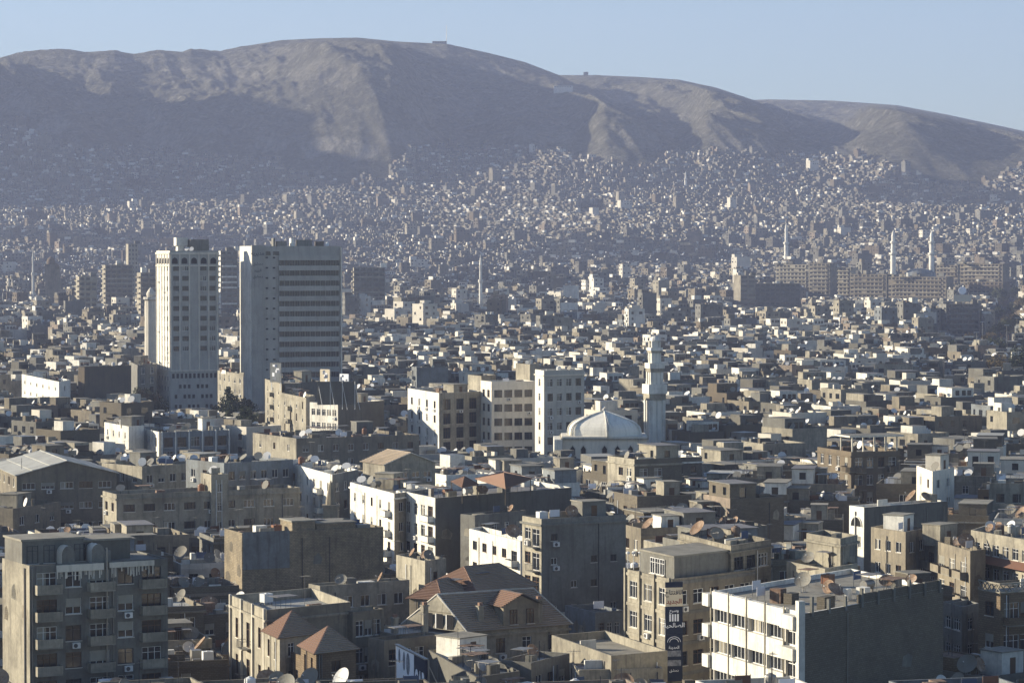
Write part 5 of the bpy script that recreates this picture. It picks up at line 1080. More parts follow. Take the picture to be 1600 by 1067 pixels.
# mosque with twin minarets far right
dm_ = PD(1437, 2330); far_m = empty('mosque', (dm_[0], dm_[1], T(*dm_)), 'distant mosque with a low wide grey dome between two white minarets', 'mosque'); zb = T(*dm_); m_ = MB()
zt = zat(432, 2330); m_.box(-14, 14, -9, 9, 0, zt-zb, 'white'); m_.build('walls', far_m); m_ = MB(); m_.lathe([(13.5, zt-zb), (12.5, zt-zb+3), (9, zt-zb+5.2), (4, zt-zb+6.4), (0, zt-zb+6.8)], 'bluegrey', 20, squash=.7); m_.build('dome', far_m)
m_ = MB()
for i in range(9): m_.box(-12+i*2.8, -10.6+i*2.8, -9.1, -9.003, zt-zb-3.5, zt-zb-1.2, 'dark')
m_.build('arched_window', far_m)
for px, lb in ((1395, 'left one of the two tall white pencil minarets of the distant mosque'), (1455, 'right one of the two tall white pencil minarets of the distant mosque')):
    d_ = 2330; zg = T(*PD(px, d_)); h = lambda py: zat(py, d_)-zg
    minaret(px, d_, [(2.3, 0, h(398), 'shaft'), (3.2, h(399), h(395), 'gallery'), (1.9, h(395)+.01, h(380), 'shaft'), (2.7, h(381), h(377), 'gallery'), (1.5, h(377)+.01, h(370), 'shaft'), (1.7, h(370), h(359), 'cone')], 0, lb, 'white', 'twin white minarets', zg=zg, n=12)
def small_min(px, pyt, pyb, d_, label, r=1.6):
    zg = min(zat(pyb, d_), T(*PD(px, d_))) ; h = lambda f: (zat(pyt, d_)-zg)*f
    minaret(px, d_, [(r, 0, h(.62), 'shaft'), (r*1.45, h(.6), h(.65), 'gallery'), (r*.75, h(.65)+.01, h(.85), 'shaft'), (r*.85, h(.85), h(1), 'cone')], 0, label, 'white', zg=zg, n=12)
small_min(751, 397, 436, 1900, 'white minaret standing alone in the hazy middle of the city', 1.15)
small_min(1228, 348, 388, 2700, 'hazy white minaret up the slope above the narrow beige tower', 2.0)
small_min(1071, 268, 300, 3700, 'faint minaret near the top edge of the hillside houses', 1.8)
small_min(52, 390, 420, 2100, 'thin pointed minaret at the left beside two ochre domes', .9)
for px, py, r, lb in ((80, 409, 3.0, 'larger ochre dome beside the thin pointed minaret'), (88, 417, 2.4, 'smaller ochre dome beside the thin pointed minaret')):
    d_ = 2050; p = PD(px, d_); zg = T(*p); z = zat(py, d_); m_ = MB(); m_.box(-r*1.2, r*1.2, -r*1.2, r*1.2, 0, z-zg-r*.6, 'tan'); o = empty('domed_shrine', (p[0], p[1], zg), lb, 'dome'); m_.build('walls', o); m_ = MB(); m_.lathe([(r, z-zg-r*.6), (r*1.05, z-zg), (r*.8, z-zg+r*.7), (0, z-zg+r*1.3)], 'brickwall', 14); m_.build('dome', o)
d_ = 1000; p = PD(238, d_)
minaret(236, d_, [(2.3, 0, zat(470, d_), 'shaft'), (2.6, zat(470, d_), zat(464, d_), 'gallery'), (1.3, zat(464, d_)+.01, zat(462, d_), 'shaft'), (1.6, zat(466, d_)+.01, zat(449, d_), 'onion')], .2, 'pale minaret with a white onion cap half hidden behind the slim tower', 'stone', n=10)
# hilltop station, mast and walled ruin
def hilltop(px, d_, w_, h_, label, k='cream', name='hilltop_building'):
    p = PD(px, d_); z = T(*p)-3; m_ = MB(); m_.box(-w_/2, w_/2, -5, 5, 0, h_+3, k, 'roof'); o = empty(name, (p[0], p[1], z), label, 'building'); m_.build('walls', o)
    m_ = MB()
    for i in range(int(w_/4)): m_.box(-w_/2+1+i*4, -w_/2+3+i*4, -5.06, -5.003, h_+.5, h_+2, 'dark')
    if m_.f: m_.build('window', o)
    return o, z
hilltop(687, 4850, 24, 4, 'low pale station building on the mountain crest')
p = PD(698, 4855); z = T(*p); ms = empty('radio_mast', (p[0], p[1], z), 'thin radio mast on the mountain crest beside the station building', 'mast'); m_ = MB(); m_.tube((0, 0, 0), (0, 0, 32), .55, 'metal', .3, 5); m_.build('mast_pole', ms)
hilltop(880, 4480, 30, 9, 'pale walled ruin on the right shoulder of the mountain', 'stone', 'ruined_building')
hilltop(915, 5450, 9, 6, 'tiny hut on the second ridge', 'dgrey', 'hilltop_hut')

# ------------------------------------------------------------------ the fabric of the city
def inpoly(pt, poly):
    c = False; j = len(poly)-1
    for i in range(len(poly)):
        a, b = poly[i], poly[j]
        if (a[1] > pt[1]) != (b[1] > pt[1]) and pt[0] < (b[0]-a[0])*(pt[1]-a[1])/(b[1]-a[1])+a[0]: c = not c
        j = i
    return c
def rect(cx_, cy_, hx_, hy_, an): 
    c, s_ = math.cos(an), math.sin(an); return [(cx_+a*hx_*c-b*hy_*s_, cy_+a*hx_*s_+b*hy_*c) for a, b in ((-1, 1), (-1, -1), (1, -1), (1, 1))]
for h_ in HERO:
    pr = [proj(x, y, h_['z1']) for x, y in h_['poly'][:3]]
    h_['px'] = (min(p[0] for p in pr), max(p[0] for p in pr)); h_['rad'] = max(dist2(p, h_['center']) for p in h_['poly']); h_['grow'] = inset(h_['poly'], -1.0) if len(h_['poly']) == 4 else h_['poly']
def hits(poly, c, rad):
    for h_ in HERO:
        if dist2(h_['center'], c) > h_['rad']+rad+2: continue
        if any(inpoly(p, h_['grow']) for p in poly) or inpoly(c, h_['grow']) or any(inpoly(p, poly) for p in h_['poly']) or inpoly(h_['center'], poly): return True
        for i in range(4):
            a, b = poly[i], poly[(i+1) % 4]
            if inpoly(((a[0]+b[0])/2, (a[1]+b[1])/2), h_['grow']): return True
    return False
# open or wooded places: (px0,px1,py0,py1) of ground seen in the photo
OPEN = [(1545, 1600, 455, 600), (1478, 1545, 530, 580), (0, 92, 548, 580), (350, 395, 655, 700), (208, 246, 600, 650), (95, 200, 655, 664)]
S2 = (-math.sin(SUN_A), math.cos(SUN_A))
GROVES = ((213, 292, 22, 10), (930, 330, 30, 10), (735, 325, 18, 6), (60, 345, 22, 9), (600, 300, 20, 5), (1240, 395, 24, 8), (160, 372, 16, 8), (95, 372, 14, 7), (1075, 352, 16, 5), (415, 372, 14, 6), (290, 352, 16, 5), (860, 398, 18, 4))
def ingrove(px, py): return any(((px-a)/c)**2+((py-b)/d)**2 < 1 for a, b, c, d in GROVES)
def openat(px, pyg):
    return any(a < px < b and c < pyg < d for a, b, c, d in OPEN)
EX = [0, 60, 130, 200, 300, 420, 480, 540, 600, 640, 700, 800, 900, 1000, 1080, 1150, 1250, 1330, 1400, 1450, 1520, 1570, 1620]
EV = [205, 215, 243, 243, 250, 258, 285, 296, 285, 243, 238, 240, 250, 270, 246, 248, 255, 252, 272, 296, 302, 280, 268]
NS = 150; seeds = []
sx = np.random.RandomState(3)
for _ in range(NS):
    y = 250+sx.rand()**1.3*3900; x = (sx.rand()*2-1)*.2*y; seeds.append((x, y, math.radians(sx.choice([14, 20, 26, 33, 40, 24, -12, 18])), sx.uniform(10.5, 15.5)))
SX = np.array([s_[0] for s_ in seeds]); SY = np.array([s_[1] for s_ in seeds])
cand = []
for i, (sx0, sy0, an, hz0) in enumerate(seeds):
    far = sy0 > 2400; ext = 420 if sy0 > 1500 else 330
    cw = 7.2 if far else (9.2 if sy0 > 900 else 9.8); cd = 7.4 if far else (9.8 if sy0 > 900 else 10.5); st = 3 if far else 5
    na, nb2 = int(ext/cw), int(ext/cd); c, s_ = math.cos(an), math.sin(an)
    for a in range(-na, na):
        for b in range(-nb2, nb2):
            la = a*cw+(a//4)*st; lb = b*cd+(b//2)*st*(1.15 if not far else .8); x = sx0+la*c-lb*s_; y = sy0+la*s_+lb*c
            if y < 232 or y > 4600 or abs(x) > .192*y+55 or (x > .186*y+25): continue
            cand.append((x, y, i, cw, cd))
cx_ = np.array([c[0] for c in cand]); cy_ = np.array([c[1] for c in cand]); ci = np.array([c[2] for c in cand])
best = np.zeros(len(cand), int)
for k in range(0, len(cand), 20000):
    dx = (cx_[k:k+20000, None]-SX[None])**2+((cy_[k:k+20000, None]-SY[None])*.8)**2; best[k:k+20000] = dx.argmin(1)
keep = best == ci; gz = terrain(cx_, cy_)
rs = random.Random(11)
fill = []
for k in np.nonzero(keep)[0]:
    x, y, i, cw, cd = cand[k]; x += rs.uniform(-.8, .8); y += rs.uniform(-.8, .8); z0 = float(gz[k]); px, pyg = proj(x, y, z0)
    if pyg < np.interp(px, EX, EV)-2+rs.gauss(0, 5): continue
    if y > 4430: continue
    if openat(px, pyg) or ingrove(px, pyg): continue
    d = y; hz0 = seeds[i][3]
    if y > 2400: h = rs.uniform(5, 9)+(rs.random() < (.025 if y < 3300 else .008))*rs.uniform(3, 13)
    elif y > 1300: h = hz0+rs.gauss(0, 2.2)+(rs.random() < .06)*rs.uniform(3, 12)
    else: h = hz0+rs.gauss(0, 2.0)-(rs.random() < .22)*rs.uniform(2, 5)+(rs.random() < .06)*rs.uniform(2, 5)
    if 560 < pyg < 700 and y > 900: h = min(h, 15)
    hx_, hy_ = cw/2*rs.uniform(.88, 1.02), cd/2*rs.uniform(.88, 1.02)
    if rs.random() < .12 and y < 2400: hx_ *= 1.4
    if y > 2400 and rs.random() < .5: hx_ *= rs.uniform(1.3, 2.0)
    if y > 2400 and h > 10: hx_ *= 1.25; hy_ *= 1.25
    an = seeds[i][2]+rs.gauss(0, .03)
    pl = rect(x, y, hx_, hy_, an)
    if hits(pl, (x, y), math.hypot(hx_, hy_)): 
        hx_ *= .6; hy_ *= .6; pl = rect(x, y, hx_, hy_, an)
        if hits(pl, (x, y), math.hypot(hx_, hy_)): continue
    # keep sight of what the photo shows behind
    pr = [proj(p[0], p[1], z0+h) for p in pl]; pa, pb = min(p[0] for p in pr), max(p[0] for p in pr); ztop = z0+h+1.6; ok = True; ytop = y+max(hx_, hy_)
    for h_ in HERO:
        if h_['center'][1] < y-2 or pb < h_['px'][0]-1 or pa > h_['px'][1]+1: continue
        if h_['d'] < y and h_['center'][1] < y+6: continue
        ztop = min(ztop, zat(h_['vis']+1, y-math.hypot(hx_, hy_)*.3))
    for h_ in HERO:      # and keep low what would stand in its light
        if h_.get('far'): continue
        ex, ey = x-h_['center'][0], y-h_['center'][1]; al = ex*S2[0]+ey*S2[1]
        if 0 < al < (60 if h_['z1'] < 30 else 110) and abs(ex*S2[1]-ey*S2[0]) < h_['rad']*.8+hx_: ztop = min(ztop, (max(h_['z1']-9, 6) if h_['z1'] < 30 else 9)+(al-h_['rad']*.5)*math.tan(SUN_E)+1.2)
    if ztop-1.6 < z0+3.2: continue
    clip = ztop < z0+h+1.6; h = ztop-1.6-z0
    if proj(x, y+hy_, z0+h)[1] > 1085 and y < 420: continue
    fill.append((y, x, z0, h, hx_, hy_, an, i, clip))
fill.sort()
print('fill', len(fill), 'heroes', len(HERO))
NEAR_MAX = 292-len([h_ for h_ in BLD])
near, far_ = [], []
for f in fill:
    px = proj(f[1], f[0], f[2]+f[3])[0]
    if len(near) < NEAR_MAX and -70 < px < 1670: near.append(f)
    else: far_.append(f)
print('near', len(near), 'to', near[-1][0])
wchoice = ['cream', 'cream', 'tan', 'tan', 'grey', 'grey', 'dgrey', 'brown', 'beige', 'block', 'white', 'white', 'pink', 'bluegrey', 'block', 'stone']
STY = [['white', 'curt', 'darkf'], ['brown', 'shut', 'curt'], ['darkf', 'white', 'shutfull'], ['white', 'shut']]
NB = []
for (y, x, z0, h, hx_, hy_, an, i, clip) in near:
    wl = random.choice(wchoice); pl = rect(x, y, hx_, hy_, an); rcp = 9 if y < 400 else (2 if y < 520 else 1); wd = random.choice([1.1, 1.3, 1.6]); st = random.choice(STY)
    side_w = {}
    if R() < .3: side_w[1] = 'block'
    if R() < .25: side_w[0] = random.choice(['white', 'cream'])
    sides = {0: dict(w=wd, styles=st, pskip=.12, bal='rand' if R() < .4 else (), balkind=random.choice(['solid', 'bars', 'white']))}
    if 1 not in side_w or R() < .4: sides[1] = dict(w=wd, styles=st, pskip=.15, bal='rand' if R() < .35 else (), balkind=random.choice(['solid', 'bars', 'white']), bands=(wl if R() < .3 else None))
    rf = random.choice(['roof', 'roof', 'roof2', 'roof3', 'roofw', 'roof2'])
    r_, rec_ = building('apartment_block', 'x', 'building', pl, z0, z0+h, wl, sides, parapet=random.choice([.3, .6, .9, 1.0]), roof=rf, hero=False, wall_by=side_w, clutter=1.35, rowcap=rcp, ownwin=y < 640, cornice=R() < .3, flat=clip, group='flat-roofed blocks of the old city')
    rec_['attr'] = WNAME[wl]; rec_['roofk'] = {'roof': 'concrete', 'roof2': 'dusty', 'roof3': 'dark', 'roofw': 'whitewashed'}[rf]; NB.append(rec_)
ORD = ['nearest', 'second nearest', 'third nearest', 'fourth nearest', 'fifth nearest', 'sixth nearest', 'seventh nearest', 'eighth nearest', 'ninth nearest', 'tenth nearest', 'eleventh nearest', 'twelfth nearest']+['%s nearest' % n for n in ('thirteenth', 'fourteenth', 'fifteenth', 'sixteenth', 'seventeenth', 'eighteenth', 'nineteenth', 'twentieth', 'twenty-first', 'twenty-second', 'twenty-third', 'twenty-fourth', 'twenty-fifth', 'twenty-sixth', 'twenty-seventh', 'twenty-eighth', 'twenty-ninth', 'thirtieth', 'thirty-first', 'thirty-second', 'thirty-third', 'thirty-fourth', 'thirty-fifth', 'thirty-sixth', 'thirty-seventh', 'thirty-eighth', 'thirty-ninth', 'fortieth')]
LM = [h_ for h_ in HERO if h_.get('short') and not h_.get('far')]
def where(x, y, z):
    px, py = proj(x, y, z); best = None
    for h_ in LM:
        hc = proj(h_['center'][0], h_['center'][1], h_['z1']); dd = math.hypot((hc[0]-px), (hc[1]-py)*1.6)
        if best is None or dd < best[0]: best = (dd, h_, hc)
    _, h_, hc = best
    if abs(py-hc[1])*1.2 > abs(px-hc[0]): rel = 'behind' if py < hc[1] else 'in front of'
    else: rel = 'left of' if px < hc[0] else 'right of'
    return h_['short'], rel
LB = {}
def locate(kind, x, y, z): 
    s_, rel = where(x, y, z); k = (kind, s_, rel); LB.setdefault(k, 0); LB[k] += 1; return ORD[min(LB[k]-1, len(ORD)-1)], rel, s_
for rec_ in sorted(NB, key=lambda r_: r_['d']):
    o_, rel, s_ = locate(rec_['attr']+rec_['roofk'], rec_['center'][0], rec_['center'][1], rec_['z1'])
    rec_['root']['label'] = '%s %s-roofed %s block %s the %s' % (o_, rec_['roofk'], rec_['attr'], rel, s_)

# ------------------------------------------------------------------ dishes, tanks, aerials
NOUN = {'dishw': 'white', 'disho': 'rusty', 'dishg': 'grey'}
for px, py, z, vi in ((1233, 944, 20.3, 3), (1255, 917, 20.3, 2), (1296, 927, 20.3, 1), (1305, 930, 20.3, 8), (1385, 915, 20.8, 13), (1424, 910, 20.8, 6), (1418, 920, 20.6, 0), (555, 912, 15.0, 9), (643, 900, 15, 0), (24, 835, 22.2, 15), (46, 838, 22.2, 10), (57, 836, 22.2, 5), (120, 828, 22.2, 11), (85, 832, 22.2, 2),
                      (790, 1012, 11.5, 0), (797, 1006, 11.5, 5), (775, 1010, 11.5, 13), (785, 1018, 11.3, 10)):
    p = P(px, py+6, z); bd = min(BLD, key=lambda b: 0 if inpoly(p, b['poly']) else 1); zz = z if not inpoly(p, bd['poly']) else bd['z1']
    if inpoly(p, bd['poly']):
        p = P(px, py+8, bd['z1'])
        if inpoly(p, bd['poly']): DISHQ.append((p[1], p[0], zz, bd, vi))
DISHQ.sort(key=lambda q_: q_[0])
vis_d = []
for q_ in DISHQ:
    px = proj(q_[1], q_[0], q_[2])[0]
    if -10 < px < 1610 and (len(q_) > 4 or q_[0] > 285 or (q_[0] > 262 and R() < .3)): vis_d.append(q_)
print('dishes', len(vis_d), 'tanks', len(TANKQ), 'aerials', len(ANTQ))
far_dish = vis_d[298:]
for q_ in vis_d[:298]:
    y, x, z, bd = q_[:4]; vi = q_[4] if len(q_) > 4 else random.randrange(len(DV)); mk, r_, m1_, m2_, m3_, ma = DV[vi]
    bl_ = bd['root']; rz = U(-.3, .3)
    o_, rel, s_ = locate('dish'+mk, x, y, z)
    lb = '%s %s satellite dish %s the %s' % (o_, NOUN[mk], rel, s_)
    if y < 420:
        e = empty('satellite_dish', (x, y, z), lb, 'satellite dish', 'rooftop satellite dishes', rz)
        for nm, me in (('reflector', m1_), ('feed_arm', m2_), ('mast', m3_)): link(nm, me, e)
    else: tag(link('satellite_dish', ma, None, (x, y, z), rz), lb, 'satellite dish', 'rooftop satellite dishes')
TANKQ.sort(key=lambda q_: q_[0]); n = 0
TN = {'tankr': 'orange', 'tankw': 'white', 'metal': 'bare metal', 'rust': 'rusty', 'dgrey': 'dark grey'}
for y, x, z, bd, an in TANKQ:
    px = proj(x, y, z)[0]
    if not -10 < px < 1610 or n >= 240: continue
    n += 1; mk = random.choice(['tankr', 'tankw', 'tankw', 'metal', 'rust', 'tankw', 'dgrey']); kd = random.randrange(3); o_, rel, s_ = locate('tank'+mk+str(kd), x, y, z)
    tag(link('water_tank', tank_mesh(kd, mk), None, (x, y, z), an), '%s %s %s tank %s the %s' % (o_, TN[mk], ['drum', 'cube', 'lying-drum'][kd], rel, s_), 'water tank', 'rooftop water tanks')
def aerial_mesh(k):
    b = MB(); h = 3.2+k*.8; b.tube((0, 0, 0), (0, 0, h), .03, 'darkmetal', n=5); b.tube((0, -.7, h-.2), (0, .7, h-.2), .02, 'metal', n=4)
    for i in range(6): b.tube((-.4+.04*i, -.6+i*.24, h-.2), (.4-.04*i, -.6+i*.24, h-.2), .012, 'metal', n=4)
    return b.mesh('aerial')
AM = [aerial_mesh(k) for k in range(3)]
for y, x, z, bd in sorted(ANTQ, key=lambda q_: q_[0]):
    o_, rel, s_ = locate('aerial', x, y, z)
    tag(link('aerial', random.choice(AM), None, (x, y, z), U(0, 3)), '%s thin television aerial %s the %s' % (o_, rel, s_), 'aerial', 'rooftop aerials')

# ------------------------------------------------------------------ the rest of the city as one mass
MATS = ['cream', 'tan', 'grey', 'white', 'dgrey', 'brown', 'beige', 'stone', 'pink', 'bluegrey', 'roof', 'roof2', 'roof3', 'roofw', 'glass', 'dark', 'rust', 'block', 'metal', 'dishw', 'dishg', 'awning']
MI = {k: i for i, k in enumerate(MATS)}
BX = []     # cx,cy,z0,z1,hx,hy,ang,side mat,top mat
QD = []     # window quads: centre on wall, tangent, half width, z0,z1, mat
DQ = []
rs = random.Random(5)
wc = ['cream', 'cream', 'cream', 'tan', 'tan', 'grey', 'grey', 'grey', 'dgrey', 'brown', 'white', 'white', 'stone', 'stone', 'pink', 'bluegrey', 'block']
rc_ = ['roof', 'roof', 'roof2', 'roof2', 'roof3', 'roofw']
for (y, x, z0, h, hx_, hy_, an, i, clip) in far_:
    px, _ = proj(x, y, z0+h)
    wl = MI[rs.choice(wc if y < 2200 else ['tan', 'grey', 'dgrey', 'block', 'brown', 'tan', 'pink', 'beige', 'cream', 'dgrey', 'grey', 'brown', 'grey', 'dgrey', 'stone'])]; rf = MI[rs.choice(rc_)]; c, s_ = math.cos(an), math.sin(an)
    BX.append((x, y, z0-4, z0+h, hx_, hy_, an, wl, rf))
    def loc(a, b): return x+a*c-b*s_, y+a*s_+b*c
    if y < 2100:   # parapets
        ph, tk = rs.uniform(.3, 1.0), .14
        for a, b, ha, hb2 in ((0, -hy_+tk, hx_, tk), (0, hy_-tk, hx_, tk), (-hx_+tk, 0, tk, hy_-2*tk), (hx_-tk, 0, tk, hy_-2*tk)):
            q_ = loc(a, b); BX.append((q_[0], q_[1], z0+h-.02, z0+h+ph, ha+.02, hb2+.02, an, wl, wl))
    if rs.random() < .4 and not clip:   # a part storey on top
        fa_, fb_ = rs.uniform(.35, .65), rs.uniform(.45, .9); q_ = loc((1-fa_)*hx_*rs.choice([-1, 1])*.95, (1-fb_)*hy_*.9); uh = rs.uniform(2.5, 3.1)
        BX.append((q_[0], q_[1], z0+h, z0+h+uh, hx_*fa_, hy_*fb_, an, rs.choice([wl, MI['cream'], MI['grey'], MI['white'], MI['dgrey']]), MI[rs.choice(rc_)]))
        if y < 2600:
            for s2 in (-.5, .1, .6): QD.append((q_[0]+c*s2*hx_*fa_+s_*(hy_*fb_+.03), q_[1]+s_*s2*hx_*fa_-c*(hy_*fb_+.03), c, s_, .55, z0+h+.8, z0+h+2.1, MI['glass']))
    n = rs.choice([0, 1, 1, 2]) if y > 2400 else (rs.choice([4, 5, 6, 7, 8]) if y > 1300 else rs.choice([7, 9, 11, 13]))
    for k in range(n):   # rooms and clutter on the roof
        big = k == 0 and rs.random() < .6
        ha, hb2, hh = (rs.uniform(1.3, 2.6), rs.uniform(1.2, 2.2), rs.uniform(2, 3)) if big else (rs.uniform(.3, 1.3), rs.uniform(.2, .7), rs.uniform(.4, 1.6))
        q_ = loc(rs.uniform(-.65, .65)*hx_, rs.uniform(-.65, .65)*hy_); BX.append((q_[0], q_[1], z0+h, z0+h+hh, ha, hb2, an+rs.choice([0, 0, .1]), MI[rs.choice(['cream', 'white', 'stone', 'grey', 'tan', 'metal', 'rust', 'dgrey', 'block'])] if not big else MI[rs.choice(['cream', 'white', 'grey', 'tan', 'stone'] if y < 2200 else ['cream', 'grey', 'tan', 'dgrey', 'beige'])], MI[rs.choice(['roof', 'roof2', 'metal'])]))
    if y < 3000:
        for k in range(rs.choice([0, 1, 2, 3, 4] if y < 1500 else [0, 1, 2])):
            q_ = loc(rs.uniform(-.8, .8)*hx_, rs.uniform(-.8, .8)*hy_); DQ.append((q_[0], q_[1], z0+h, rs.uniform(.5, .95), rs.uniform(-.3, 1.5), rs.uniform(.3, .9), rs.choice([0, 0, 1])))
    blank = rs.random() < .25
    for side, L, cnt in ((0, hy_*2, hy_), (1, hx_*2, hx_)):
        if side == 1 and blank: continue
        if y > 3300 and side == 0: continue
        ncol = max(1, int(L/3.3)); rows = int(h/3.05); rows = min(rows, 3 if y < 2400 else 2)
        balc = rs.random() < .35 and y < 2400
        for r_ in range(rows):
            zf = z0+h-(r_+1)*3.05
            for cc in range(ncol):
                if rs.random() < .2: continue
                s2 = -L/2+L*(cc+.5)/ncol; ww = rs.choice([.5, .65, .9])
                if side == 1: q_ = loc(s2, -hy_-.03); QD.append((q_[0], q_[1], c, s_, ww, zf+.9, zf+2.3, MI['glass']))
                else: q_ = loc(-hx_-.03, s2); QD.append((q_[0], q_[1], s_, -c, ww, zf+.9, zf+2.3, MI['glass']))
            if balc:
                if side == 1: q_ = loc(rs.uniform(-.2, .2)*hx_, -hy_-.5); BX.append((q_[0], q_[1], zf-.1, zf+.85, hx_*.6, .5, an, wl, wl))
                else: q_ = loc(-hx_-.5, 0); BX.append((q_[0], q_[1], zf-.1, zf+.85, .5, hy_*.5, an, wl, wl))
print('mass boxes', len(BX), 'windows', len(QD), 'dishes', len(DQ))
B_ = np.array(BX); n = len(B_); c = np.cos(B_[:, 6]); s_ = np.sin(B_[:, 6])
corn = []
for a, b in ((-1, -1), (1, -1), (1, 1), (-1, 1)):
    xx = B_[:, 0]+a*B_[:, 4]*c-b*B_[:, 5]*s_; yy = B_[:, 1]+a*B_[:, 4]*s_+b*B_[:, 5]*c; corn.append((xx, yy))
V = np.zeros((n, 8, 3))
for k in range(4):
    V[:, k, 0], V[:, k, 1] = corn[k]; V[:, k, 2] = B_[:, 2]; V[:, k+4, 0], V[:, k+4, 1] = corn[k]; V[:, k+4, 2] = B_[:, 3]
fq = np.array([[0, 1, 5, 4], [1, 2, 6, 5], [2, 3, 7, 6], [3, 0, 4, 7], [4, 5, 6, 7]])
Q = (np.arange(n)[:, None, None]*8+fq[None]).reshape(-1, 4)
mi = np.repeat(B_[:, 7:8], 5, 1); mi[:, 4] = B_[:, 8]
hz_ = B_[:, 3]-B_[:, 2]; UV = np.zeros((n, 5, 4, 2))
for fi, ln in ((0, 4), (1, 5), (2, 4), (3, 5)):
    l = 2*B_[:, ln]; UV[:, fi, 1, 0] = l; UV[:, fi, 2, 0] = l; UV[:, fi, 2, 1] = hz_; UV[:, fi, 3, 1] = hz_; UV[:, fi, :, 0] += (B_[:, 0]*1.7)[:, None]
W_ = np.array(QD); m = len(W_); VW = np.zeros((m, 4, 3))
for k, (a, zc) in enumerate(((-1, 5), (1, 5), (1, 6), (-1, 6))):
    VW[:, k, 0] = W_[:, 0]+a*W_[:, 2]*W_[:, 4]; VW[:, k, 1] = W_[:, 1]+a*W_[:, 3]*W_[:, 4]; VW[:, k, 2] = W_[:, zc]
VA = np.concatenate([V.reshape(-1, 3), VW.reshape(-1, 3)]); QA = np.concatenate([Q, n*8+np.arange(m*4).reshape(-1, 4)]); MA = np.concatenate([mi.ravel(), W_[:, 7]])
UA = np.concatenate([UV.reshape(-1, 2), np.zeros((m*4, 2))])
mass = np_mesh('distant_city_houses', VA, QA, MA, MATS, False, UA); tag(mass, 'thousands of small flat-roofed houses filling the distance and climbing the hillside', None, None, 'stuff')
D_ = np.array(DQ+[(q_[1], q_[0], q_[2], .8, rs.uniform(-.2, 1.4), rs.uniform(.3, .9), rs.choice([0, 1])) for q_ in far_dish]); m = len(D_); nseg = 8
az, el = D_[:, 4], D_[:, 5]; nv_ = np.stack([-np.sin(az)*np.cos(el), -np.cos(az)*np.cos(el), np.sin(el)], -1); av = np.stack([np.cos(az), -np.sin(az), 0*az], -1); cv = np.cross(nv_, av)
ctr = np.stack([D_[:, 0], D_[:, 1], D_[:, 2]+.5+D_[:, 3]*.8], -1); ring = []
VD = np.zeros((m, 8+4, 3))
for k in range(8): th = k*math.pi/4+.2; VD[:, k] = ctr+(av*math.cos(th)+cv*math.sin(th))*D_[:, 3:4]+nv_*.2*D_[:, 3:4]
VD[:, 8] = ctr-np.array([.05, 0, 0]); VD[:, 9] = ctr+np.array([.05, 0, 0]); VD[:, 10] = VD[:, 9]*[1, 1, 0]+np.stack([0*az, 0*az, D_[:, 2]], -1); VD[:, 11] = VD[:, 8]*[1, 1, 0]+np.stack([0*az, 0*az, D_[:, 2]], -1)
# faces: octagon as 3 quads, plus the mast
fd = np.array([[0, 1, 2, 3], [0, 3, 4, 7], [4, 5, 6, 7], [8, 9, 10, 11]])
QQ = (np.arange(m)[:, None, None]*12+fd[None]).reshape(-1, 4); mD = np.repeat(D_[:, 6:7], 4, 1); mD[:, 3] = 2
dd = np_mesh('distant_satellite_dishes', VD.reshape(-1, 3), QQ, mD.ravel(), ['dishw', 'dishg', 'darkmetal']); tag(dd, 'countless small satellite dishes on the distant roofs', None, None, 'stuff')

# ------------------------------------------------------------------ trees
def crown_mesh(kind, seed):
    r_ = random.Random(seed); b = MB(); lv = 'leafb' if kind == 'bare' else 'leaf'; clumps = []
    if kind == 'cypress': H_ = 9; clumps = [(r_.gauss(0, .25), r_.gauss(0, .25), 1+i*.28, max(.25, 1.15*math.sin(math.pi*min(1, (i+3)/31))**.7)) for i in range(28)]
    else:
        for _ in range(34):
            a, e_, q_ = r_.uniform(0, 6.28), r_.uniform(-.5, 1.4), r_.uniform(.4, 1)
            clumps.append((2.6*q_*math.cos(a)*math.cos(e_), 2.6*q_*math.sin(a)*math.cos(e_), 4.6+2.3*q_*math.sin(e_), r_.uniform(.5, 1.0)))
    for cx1, cy1, cz1, cr in clumps:
        for _ in range(60 if kind != 'bare' else 40):
            d_ = Vector((r_.gauss(0, 1), r_.gauss(0, 1), r_.gauss(0, 1))).normalized()*cr*r_.random()**.35; p = Vector((cx1, cy1, cz1))+d_
            u_ = Vector((r_.gauss(0, 1), r_.gauss(0, 1), r_.gauss(0, 1))).normalized(); v_ = u_.orthogonal().normalized(); s1 = r_.uniform(.10, .24)
            b.poly([p-u_*s1, p+v_*s1*.6, p+u_*s1, p-v_*s1*.6], lv)
    return b.mesh('crown')
def trunk_mesh(h):
    b = MB(); b.tube((0, 0, 0), (0.05, 0, h*.55), .22, 'bark', .14, 7); r_ = random.Random(int(h*7))
    for k in range(6):
        a = k*1.05+r_.random(); b.tube((0.03, 0, h*(.35+.05*k)), (1.5*math.cos(a), 1.5*math.sin(a), h*(.6+.06*k)), .09, 'bark', .03, 5)
    return b.mesh('trunk')
GV = []
